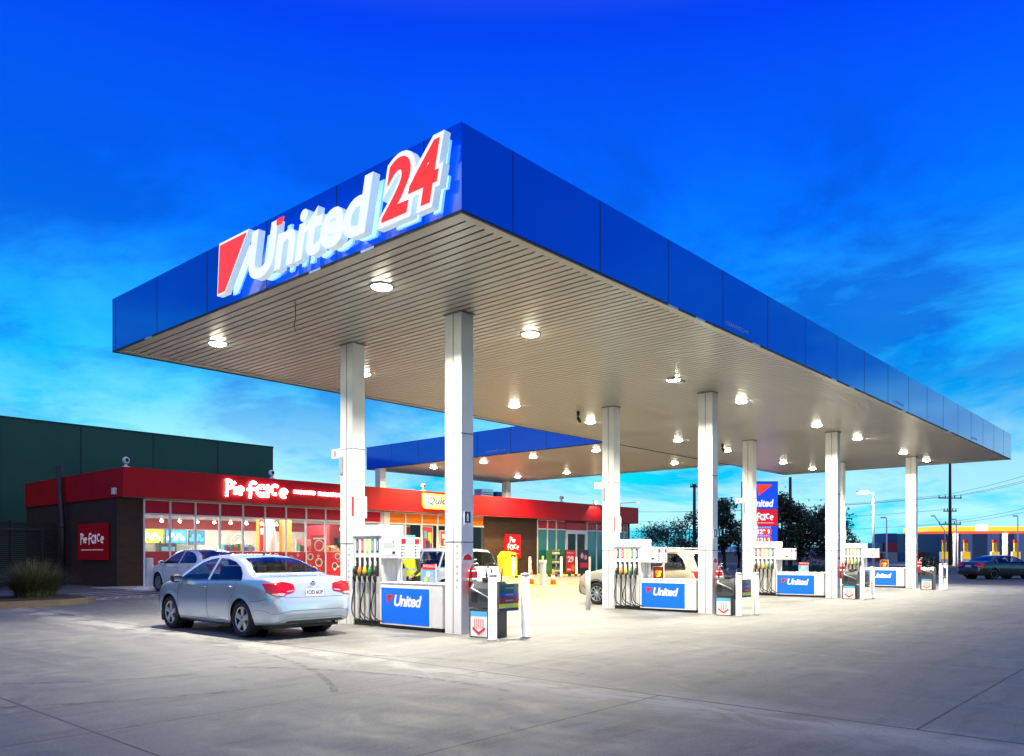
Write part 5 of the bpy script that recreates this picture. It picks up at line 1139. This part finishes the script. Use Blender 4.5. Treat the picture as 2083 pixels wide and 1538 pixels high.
# ------------------------------------------------------------------ person refuelling
def person(loc, rz):
    t = thing('person', 'person in yellow high visibility vest over black clothes bending beside the nearest pump', 'person', loc, rz)
    # faces local +x
    J = {}; vs = []; rd = []; ed = []
    def a(nm, p, r_, par=None):
        J[nm] = len(vs); vs.append(p); rd.append(r_)
        if par is not None: ed.append((J[par], J[nm]))
    a('pel', (0, 0, .98), (.155, .12)); a('waist', (.04, 0, 1.10), (.14, .105), 'pel'); a('chest', (.10, 0, 1.30), (.165, .12), 'waist'); a('upch', (.14, 0, 1.40), (.14, .10), 'chest'); a('neck', (.18, 0, 1.49), (.055, .055), 'upch')
    a('head0', (.21, 0, 1.55), (.07, .075), 'neck'); a('head', (.22, 0, 1.62), (.085, .095), 'head0'); a('headt', (.21, 0, 1.70), (.07, .08), 'head')
    for s, nm in ((1, 'l'), (-1, 'r')):
        a('hip' + nm, (0, .09 * s, .92), (.095, .095), 'pel'); a('knee' + nm, (.05 + .03 * s, .11 * s, .50), (.062, .062), 'hip' + nm); a('ank' + nm, (-.0 + .06 * s, .12 * s, .10), (.04, .042), 'knee' + nm); a('toe' + nm, (.16 + .06 * s, .13 * s, .045), (.035, .045), 'ank' + nm)
        a('sh' + nm, (.13, .17 * s, 1.38), (.065, .06), 'upch'); a('el' + nm, (.16 + .05 * s, .25 * s, 1.12), (.048, .045), 'sh' + nm); a('wr' + nm, (.36, .20 * s, 1.02), (.03, .027), 'el' + nm)
        a('palm' + nm, (.43, .19 * s, 1.01), (.034, .02), 'wr' + nm)
    me = bpy.data.meshes.new('body'); me.from_pydata(vs, ed, []); o = bpy.data.objects.new('body', me); col.objects.link(o); o.parent = t
    m_ = o.modifiers.new('s', 'SKIN'); m_.use_smooth_shade = True
    for i, r_ in enumerate(rd): me.skin_vertices[0].data[i].radius = r_; me.skin_vertices[0].data[i].use_root = (i == 0)
    o.modifiers.new('d', 'SUBSURF').levels = 2; o.modifiers['d'].render_levels = 2
    bpy.context.view_layer.update(); m2 = bpy.data.meshes.new_from_object(o.evaluated_get(bpy.context.evaluated_depsgraph_get())); o.modifiers.clear(); o.data = m2
    skin = mat('skin', (.42, .24, .17), .5); vest = mat('hi_vis_yellow', (.68, .80, .02), .6, emit=(.6, .8, .0), es=.05)
    m2.materials.clear()
    for mm in (skin, mat('black_cloth', (.012, .012, .014), .8), black): m2.materials.append(mm)
    for p in m2.polygons:
        c = p.center; p.use_smooth = True
        p.material_index = 0 if (c.z > 1.50 or c.x > .37) else (2 if c.z < .09 else 1)
    # vest: shell of torso faces pushed out
    mb = MB()
    for p in m2.polygons:
        c = p.center
        if 1.0 < c.z < 1.475 and abs(c.y) < .150 and c.x < .26:
            mb.add([tuple(m2.vertices[i].co + m2.vertices[i].normal * .012) for i in p.vertices], [tuple(range(len(p.vertices)))], 1 if (1.12 < c.z < 1.16) else 0, True)
    mb.build('vest', [vest, alu], t)
    mb = MB()
    for p in m2.polygons:
        c = p.center
        if c.z > 1.60 and (c.x < .24 or c.z > 1.715): mb.add([tuple(m2.vertices[i].co + m2.vertices[i].normal * .012) for i in p.vertices], [tuple(range(len(p.vertices)))], 0, True)
    mb.build('hair', mat('dark_hair', (.02, .014, .01), .6), t)
    mb = MB()
    for s in (1, -1):
        for k in range(4): mb.tube([(.46, .19 * s + (k - 1.5) * .018, 1.0), (.495, .19 * s + (k - 1.5) * .019, .985 - .004 * k), (.505, .19 * s + (k - 1.5) * .018, .955), (.485, .19 * s + (k - 1.5) * .017, .935)], [.009, .0085, .008, .006], 6)
        mb.tube([(.42, .165 * s, 1.0), (.45, .15 * s, .98), (.475, .155 * s, .955)], [.011, .009, .007], 6)
    for s in (1, -1): mb.lathe([(0, -.012), (.012, 0), (0, .012)], 8, (.305, .032 * s, 1.635), 1)
    mb.tube([(.30, 0, 1.64), (.325, 0, 1.605), (.305, 0, 1.60)], [.008, .014, .006], 6); mb.tube([(.296, -.025, 1.575), (.303, 0, 1.573), (.296, .025, 1.575)], .005, 5, 2)
    for s in (1, -1): mb.lathe([(0, 0), (.028, .004), (.022, .012)], 8, (.215, .088 * s, 1.62), 0, 'y')
    mb.build('hands_and_face', [skin, black, mat('lip', (.35, .12, .1), .5)], t)
    return t
person((11.42, 12.95, 0), R(200))

# ------------------------------------------------------------------ far right: pylon, poles, trees, other station
def at(px, d):
    F_, T_ = 1629., R(41.59); l = (px - 1041) / F_ * d; return (d * math.cos(T_) + l * math.sin(T_), d * math.sin(T_) - l * math.cos(T_))
t = thing('price_pylon', 'tall blue and red price sign with lit fuel prices behind the third island', 'sign', (47.7, 21.6, 0), R(41.59 - 90)); wd_ = 2.2
# local: faces -y
mb = MB(); mb.box(-wd_ / 2, 0, 0, wd_ / 2, .35, 6.05, 0); mb.build('casing', navy_p, t)
bl_l = mat('pylon_blue_lit', (.0, .05, .5), .3, emit=(0, .07, .75), es=.75); rd_l = mat('pylon_red_lit', (.5, .0, .02), .3, emit=(.8, .005, .03), es=.6)
mb = MB(); mb.box(-wd_ / 2 + .02, -.02, 4.32, wd_ / 2 - .02, -.001, 6.0); mb.box(-wd_ / 2 + .02, -.02, .6, wd_ / 2 - .02, -.001, 3.24); mb.build('blue_panel', bl_l, t)
mb = MB(); mb.box(-wd_ / 2 + .02, -.022, 3.26, wd_ / 2 - .02, -.001, 4.30); mb.build('red_panel', rd_l, t)
mb = MB(); mb.prism([(.0, 5.15), (-.12, 5.85), (.85, 5.85), (.65, 5.68)], (-.1, -.022, 0), (1, 0, 0), (0, 0, 1), (0, -.01, 0), 1); text(mb, 'United', (-.62, -.03, 4.45), '-y', 1, w=1.45, h=.48, shear=.2, off=.035, ext=.004, mi=0); mb.build('logo', [lit_white, lit_red], t)
mb = MB(); pieface(mb, (-.80, -.03, 3.58), '-y', 1.62, .5, .04); text(mb, 'HANDCRAFTED FROM SCRATCH', (-.80, -.03, 3.42), '-y', .1, w=1.6, h=.07, ext=.002); mb.build('lettering', lit_white, t)
mb = MB()
for z_, tx, pr in ((2.75, 'UNLEADED', '129'), (2.22, 'DIESEL', '131')):
    mb.box(-.26, -.026, z_ - .03, .68, -.0205, z_ + .35, 1); text(mb, pr, (-.17, -.03, z_), '-y', .4, w=.48, h=.31, ext=.003, off=.02, mi=0); text(mb, '9', (.44, -.03, z_), '-y', .4, w=.15, h=.31, ext=.003, off=.015, mi=0); text(mb, tx, (-.25, -.024, z_ + .39), '-y', .1, w=.9, h=.08, ext=.002, mi=0)
mb.build('price_panel', [lit_white, lit_red], t)
# street light
def lamp_post(px, d, z, label, lit=True, h_arm=.9):
    x, y = at(px, d); t = thing('street_lamp', label, 'street lamp', (x, y, 0), R(41.59 - 90)); mb = MB(); mb.tube([(0, 0, 0), (0, 0, z)], [.11, .06], 10); mb.tube([(0, 0, z - .05), (-h_arm * .5, 0, z + .05)], .04, 6); mb.build('pole', white, t)
    mb = MB(); mb.box(-h_arm - .3, -.2, z - .02, -h_arm * .4, .2, z + .14, bev=.03); mb.build('head', alu, t)
    if lit:
        mb = MB(); mb.box(-h_arm - .25, -.16, z - .05, -h_arm * .5, .16, z - .022); mb.build('lens', mat('street_lens', (1, 1, 1), .4, emit=(1, .97, .85), es=90), t)
        mb = MB(); mb.box(-h_arm - .22, -.215, z, -h_arm * .5, -.201, z + .12); mb.build('lens', MC['street_lens'], t)
        l = bpy.data.lights.new('street', 'POINT'); l.energy = 700; l.color = (1, .95, .82); l.shadow_soft_size = .2; o = bpy.data.objects.new('lamp', l); col.objects.link(o); o.parent = t; o.location = (-h_arm, -.4, z - .2)
lamp_post(1776, 60, 6.1, 'white lamp post with brightly lit head right of the far pumps')
lamp_post(1803, 90, 5.6, 'thin unlit pale pole between lamp post and last columns', False, .3); lamp_post(2070, 105, 6.5, 'thin pale pole at the far right edge', False, .3); lamp_post(1945, 104, 6.0, 'thin pale pole before the dark warehouse', False, .3)
wood = mat('pole_timber', (.05, .045, .04), .8, var=.2)
def power_pole(px, d, h, label, arms):
    x, y = at(px, d); t = thing('power_pole', label, 'power pole', (x, y, 0), R(41.59 - 90)); mb = MB(); mb.tube([(0, 0, 0), (0, 0, h)], [.24, .15], 10); mb.build('pole', wood, t)
    for z, w_ in arms:
        mb = MB(); mb.box(-w_, -.07, z, w_, .07, z + .14)
        for xx in (-w_ + .1, -w_ * .4, w_ * .4, w_ - .1): mb.lathe([(.05, 0), (.07, .1), (.04, .2), (.06, .3), (0, .36)], 8, (xx, 0, z + .14))
        mb.build('crossarm', wood, t)
power_pole(1932, 110, 15.5, 'tall timber power pole with crossarms before the yellow roofed station', [(9.2, 1.6), (7.4, .9), (5.6, 1.5), (14.6, 1.3)])
power_pole(1607, 90, 10.2, 'dark bare pole rising above the trees behind the price sign', [])
power_pole(1412, 92, 9.6, 'dark pole above the trees left of the second island column', [(9.2, .5)])
x, y = at(1921, 104); t = thing('street_lamp', 'unlit street lamp on a long slanted arm left of the power pole', 'street lamp', (x, y, 0), R(41.59 - 90)); mb = MB(); mb.tube([(0, 0, 0), (0, 0, 4.6), (-1.3, 0, 6.5)], .06, 6); mb.build('pole', alu, t); mb = MB(); mb.box(-1.75, -.1, 6.45, -1.25, .1, 6.6, bev=.03); mb.build('head', alu, t)
def wires(label, pts, sag, r=.02):
    mb = MB()
    for (p, q) in pts:
        p, q = Vector(p), Vector(q); mb.tube([p.lerp(q, k / 14) - Vector((0, 0, sag * 4 * (k / 14) * (1 - k / 14))) for k in range(15)], r, 5)
    o = mb.build('overhead_wires', dark); o['label'] = label; o['category'] = 'wires'
pp = Vector((*at(1932, 110), 0)); rt = Vector((fy, -fx, 0))
wires('thin overhead wires running right from the power pole', [(pp + Vector((0, 0, z)) + rt * k, Vector((*at(2300, 80), z + 3)) + rt * k) for z, k in ((9.6, -1.4), (9.6, .6), (9.6, 1.4), (5.9, -1), (5.9, 1.1))], .6)
wires('thin overhead wires running left from the power pole behind the columns', [(pp + Vector((0, 0, z)) + rt * k, Vector((*at(1250, 150), z)) + rt * k) for z, k in ((9.6, -1.4), (9.6, .6), (9.6, 1.4), (7.8, .6), (5.9, 1.1))], .8)

# trees
leafm = [mat('leaf_dark', (.010, .026, .016), .7), mat('leaf_mid', (.018, .040, .020), .7), mat('leaf_light', (.035, .06, .028), .7)]
bark = mat('bark', (.05, .04, .03), .9)
def tree(px, d, h, wd, label, seed, nl=3600, clumps=16):
    r_ = random.Random(seed); h *= .88; x, y = at(px, d); t = thing('tree', label, 'tree', (x, y, 0), group='dark trees beyond the forecourt'); mb = MB(); C_ = []
    for i in range(clumps):
        a = r_.uniform(0, 6.28); rad = wd * .5 * math.sqrt(r_.random()) * .85; z = h * r_.uniform(.30, .92); sc = 1 - max(0, (z / h - .62)) * 1.5
        C_.append((Vector((math.cos(a) * rad * sc, math.sin(a) * rad * sc, z)), wd * r_.uniform(.13, .24)))
    C_.append((Vector((r_.uniform(-.3, .3), 0, h * .92)), wd * .14))
    mb.tube([(0, 0, 0), (.1, 0, h * .2), (-.05, .1, h * .45), (.0, 0, h * .8)], [h * .03, h * .024, h * .016, h * .005], 8)
    for c, s in C_[:9]: mb.tube([(0, 0, h * r_.uniform(.12, .4)), tuple(c * .5 + Vector((0, 0, c.z * .12))), tuple(c)], [h * .014, h * .009, h * .004], 6)
    mb.build('trunk', bark, t); mb = MB()
    for i in range(nl):
        c, s = r_.choice(C_); v = Vector((r_.gauss(0, 1), r_.gauss(0, 1), r_.gauss(0, .8))); v = v.normalized() * s * (r_.random() ** .45) * 1.15; p = c + v
        if r_.random() < .05: p += v * .5
        e = r_.uniform(.09, .22) * (h / 7); a1 = Vector((r_.gauss(0, 1), r_.gauss(0, 1), r_.gauss(0, 1))).normalized(); b1 = a1.orthogonal().normalized()
        mb.add([tuple(p + a1 * e), tuple(p + b1 * e * .6), tuple(p - a1 * e), tuple(p - b1 * e * .6)], [(0, 1, 2, 3)], r_.choice((0, 0, 1, 1, 2)))
    mb.build('crown', leafm, t)
tree(1325, 84, 5.0, 5.0, 'low rounded dark tree just right of the shop', 11)
tree(1372, 82, 5.2, 6.0, 'broad dark tree with ragged top left of the second island column', 12)
tree(1403, 88, 6.8, 4.6, 'thin see through tree beside the dark pole', 13, 1700, 10)
tree(1472, 80, 8.0, 4.6, 'tall narrow dark tree right of the second island outer column', 14, 4200, 18)
tree(1502, 84, 5.6, 4.4, 'lower dark tree close to the third island hose column', 15, 2600)
tree(1592, 76, 8.2, 4.2, 'tall dark tree peeking from behind the price sign', 16, 4200, 18)
tree(1626, 78, 7.0, 5.4, 'wide dark tree right of the price sign', 17, 5000, 18)
tree(1684, 74, 6.8, 4.8, 'dark tree with drooping crown left of the third island column', 18, 4200, 16)
tree(1716, 80, 5.6, 3.0, 'narrow dark tree half behind the third island column', 19, 2000)
def bush(px, d, h, wd, label, seed, z0=0.):
    r_ = random.Random(seed); x, y = at(px, d); t = thing('shrub', label, 'shrub', (x, y, z0)); mb = MB()
    for i in range(1500):
        a = r_.uniform(0, 6.28); rr_ = wd * .5 * math.sqrt(r_.random()); z = h * r_.random() ** .7; p = Vector((math.cos(a) * rr_, math.sin(a) * rr_, z * (1 - .4 * (rr_ / (wd * .5)) ** 2))); e = r_.uniform(.06, .14)
        a1 = Vector((r_.gauss(0, .6), r_.gauss(0, .6), abs(r_.gauss(0, 1)) + .4)).normalized(); b1 = a1.orthogonal().normalized(); mb.add([tuple(p), tuple(p + b1 * e * .25 + a1 * e), tuple(p + a1 * e * 2.0), tuple(p - b1 * e * .25 + a1 * e)], [(0, 1, 2, 3)], r_.choice((0, 1, 2)))
    mb.build('foliage', leafm, t); mb = MB(); mb.tube([(0, 0, -.05), (0, 0, h * .5)], .05, 6); mb.build('stem', bark, t)
bush(1888, 56, 1.35, 1.5, 'dark green shrub right of the farthest island column', 31); bush(1610, 58, .7, 4.5, 'low dark planting below the trees behind the third island', 32); bush(1670, 58, .75, 4.5, 'low dark planting left of the third island outer column', 33)
mb = MB(); x, y = at(1640, 60); t = thing('garden_wall', 'low dark retaining edge beneath the far planting', 'wall', (x, y, 0), R(41.59 - 90)); mb.box(-5, 0, 0, 5, .3, .25, bev=.03); mb.build('wall', mat('kerb_concrete'), t)
def shed(px0, px1, d, z, label, wall, roof, dep=20, rz_=0.):
    x, y = at((px0 + px1) / 2, d); W = (px1 - px0) / 1629 * d; t = thing('building', label, 'building', (x, y, 0), R(41.59 - 90 + rz_)); mb = MB(); mb.box(-W / 2, 0, 0, W / 2, dep, z); mb.build('wall', wall, t)
    mb = MB(); mb.prism([(-.4, z), (dep + .4, z), (dep / 2, z + 1.2)], (-W / 2 - .3, 0, 0), (0, 1, 0), (0, 0, 1), (W + .6, 0, 0)); mb.build('roof', roof, t); mb = MB()
    for i in range(max(1, int(W / 5))): mb.box(-W / 2 + 1 + i * 5, -.03, .9, -W / 2 + 2.6 + i * 5, -.001, 2.0)
    mb.build('window', navy_p, t)
rf = mat('pale_blue_roof', (.35, .48, .52), .5); shed(1440, 1530, 150, 2.0, 'low pale roofed shed glimpsed under the tall narrow tree', mat('shed_wall', (.15, .17, .2), .6), rf); shed(1590, 1735, 140, 1.6, 'low building with pale blue roof under the trees right of the price sign', MC['shed_wall'], rf)
# containers and warehouse
cc_ = [(.03, .12, .38), (.32, .02, .03), (.03, .28, .45), (.22, .32, .42), (.28, .03, .05), (.02, .07, .25)]
k = 0
for px, lv in ((1768, 1), (1792, 2), (1812, 3), (1838, 1), (1872, 1), (1900, 2), (1928, 1), (1955, 1)):
    for z in range(lv):
        x, y = at(px, 172 + (px % 3)); t = thing('shipping_container', '%s shipping container %s of the stack %s' % (['navy blue', 'dark red', 'teal', 'grey blue', 'maroon', 'near black'][k % 6], ['at the bottom', 'second level', 'on top'][z], ['left of the unlit pole', 'behind the unlit pole', 'right of the lamp post, tallest', 'just left of the last column', 'just right of the last column', 'left of the power pole, tall', 'behind the power pole', 'right of the power pole'][[1768, 1792, 1812, 1838, 1872, 1900, 1928, 1955].index(px)]), 'container', (x, y, z * 2.05), R(41.59 - 90), group='stacked shipping containers')
        mb = MB(); W = 2.7; mb.box(-W / 2, 0, 0, W / 2, 6, 2.0)
        for i in range(10): mb.box(-W / 2 + .1 + i * .26, -.05, .1, -W / 2 + .2 + i * .26, -.001, 1.9)
        mb.build('shell', mat('container_%d' % (k % 6), cc_[k % 6], .5), t); k += 1
x, y = at(2075, 160); t = thing('warehouse', 'long dark blue warehouse with pale wall panels behind the yellow roofed station', 'building', (x, y, 0), R(41.59 - 90)); mb = MB(); mb.box(-13, 0, 0, 30, 30, 6.3); mb.build('wall', mat('warehouse_blue', (.05, .09, .18), .5), t)
mb = MB()
for i in range(8): mb.box(-12 + i * 5.4, -.06, .2, -9.6 + i * 5.4, -.001, 6.1)
mb.build('wall_panel', mat('warehouse_panel', (.22, .32, .50), .5), t)
# rival station
x, y = at(1887, 112); t = thing('distant_canopy', 'yellow and white station canopy with red edge far right', 'canopy', (x, y, 0), R(41.59 - 90 - 6)); mb = MB(); mb.box(0, 0, 4.75, 24, 9, 5.35, 0)
mb.box(-.02, -.02, 4.62, 24.02, 9.02, 4.749, 1); mb.box(-.02, -.02, 5.351, 24.02, 9.02, 5.45, 2); mb.build('roof', [mat('yellow_lit', (.85, .5, .02), .4, emit=(1, .55, .03), es=1.1), mat('red_lit', (.7, .05, .03), .4, emit=(1, .12, .05), es=.6), mat('cream_lit', (.8, .7, .5), .4, emit=(1, .8, .5), es=.8)], t)
mb = MB(); mb.box(6.3, -.08, 4.75, 7.9, -.021, 5.75); mb.build('sign_panel', lit_white, t)
for xx in (3.2, 5.9, 11.5): 
    pass
mb = MB(); mb.box(4.8, 3, 0, 5.3, 3.5, 4.62); mb.build('column', white, t); mb = MB(); mb.box(11.5, 3, 0, 12, 3.5, 4.62); mb.build('column', white, t)
l = bpy.data.lights.new('far', 'AREA'); l.shape = 'RECTANGLE'; l.size = 14; l.size_y = 5; l.energy = 2500; l.color = (1, .9, .7); o = bpy.data.objects.new('lamp', l); col.objects.link(o); o.parent = t; o.location = (8, 4.5, 4.5)
for k, xx in enumerate((3.0, 5.9, 9.8, 12.6)):
    px_ = Vector((xx, 1.8, 0)); M_ = Matrix.Rotation(R(41.59 - 96), 4, 'Z'); w_ = M_ @ px_ + Vector((x, y, 0))
    g = thing('fuel_pump', 'yellow and white fuel pump under the far right canopy, %s from the left' % ordn[k], 'fuel pump', tuple(w_), R(41.59 - 96), group='yellow pumps of the far station'); mb = MB(); mb.box(-.55, 0, 0, .55, .5, 1.9, 0, .04); mb.build('cabinet', white, g); mb = MB(); mb.box(-.5, -.03, .9, .5, -.001, 1.85); mb.build('front', mat('yellow_lit2', (.85, .6, .02), .4, emit=(1, .65, .0), es=.45), g); mb = MB(); mb.box(-.25, .1, 1.9, .25, .4, 3.2, 0, .04); mb.box(-.27, .08, 3.2, .27, .42, 3.6, 1); mb.build('head', [yellow_p, red_p], g)
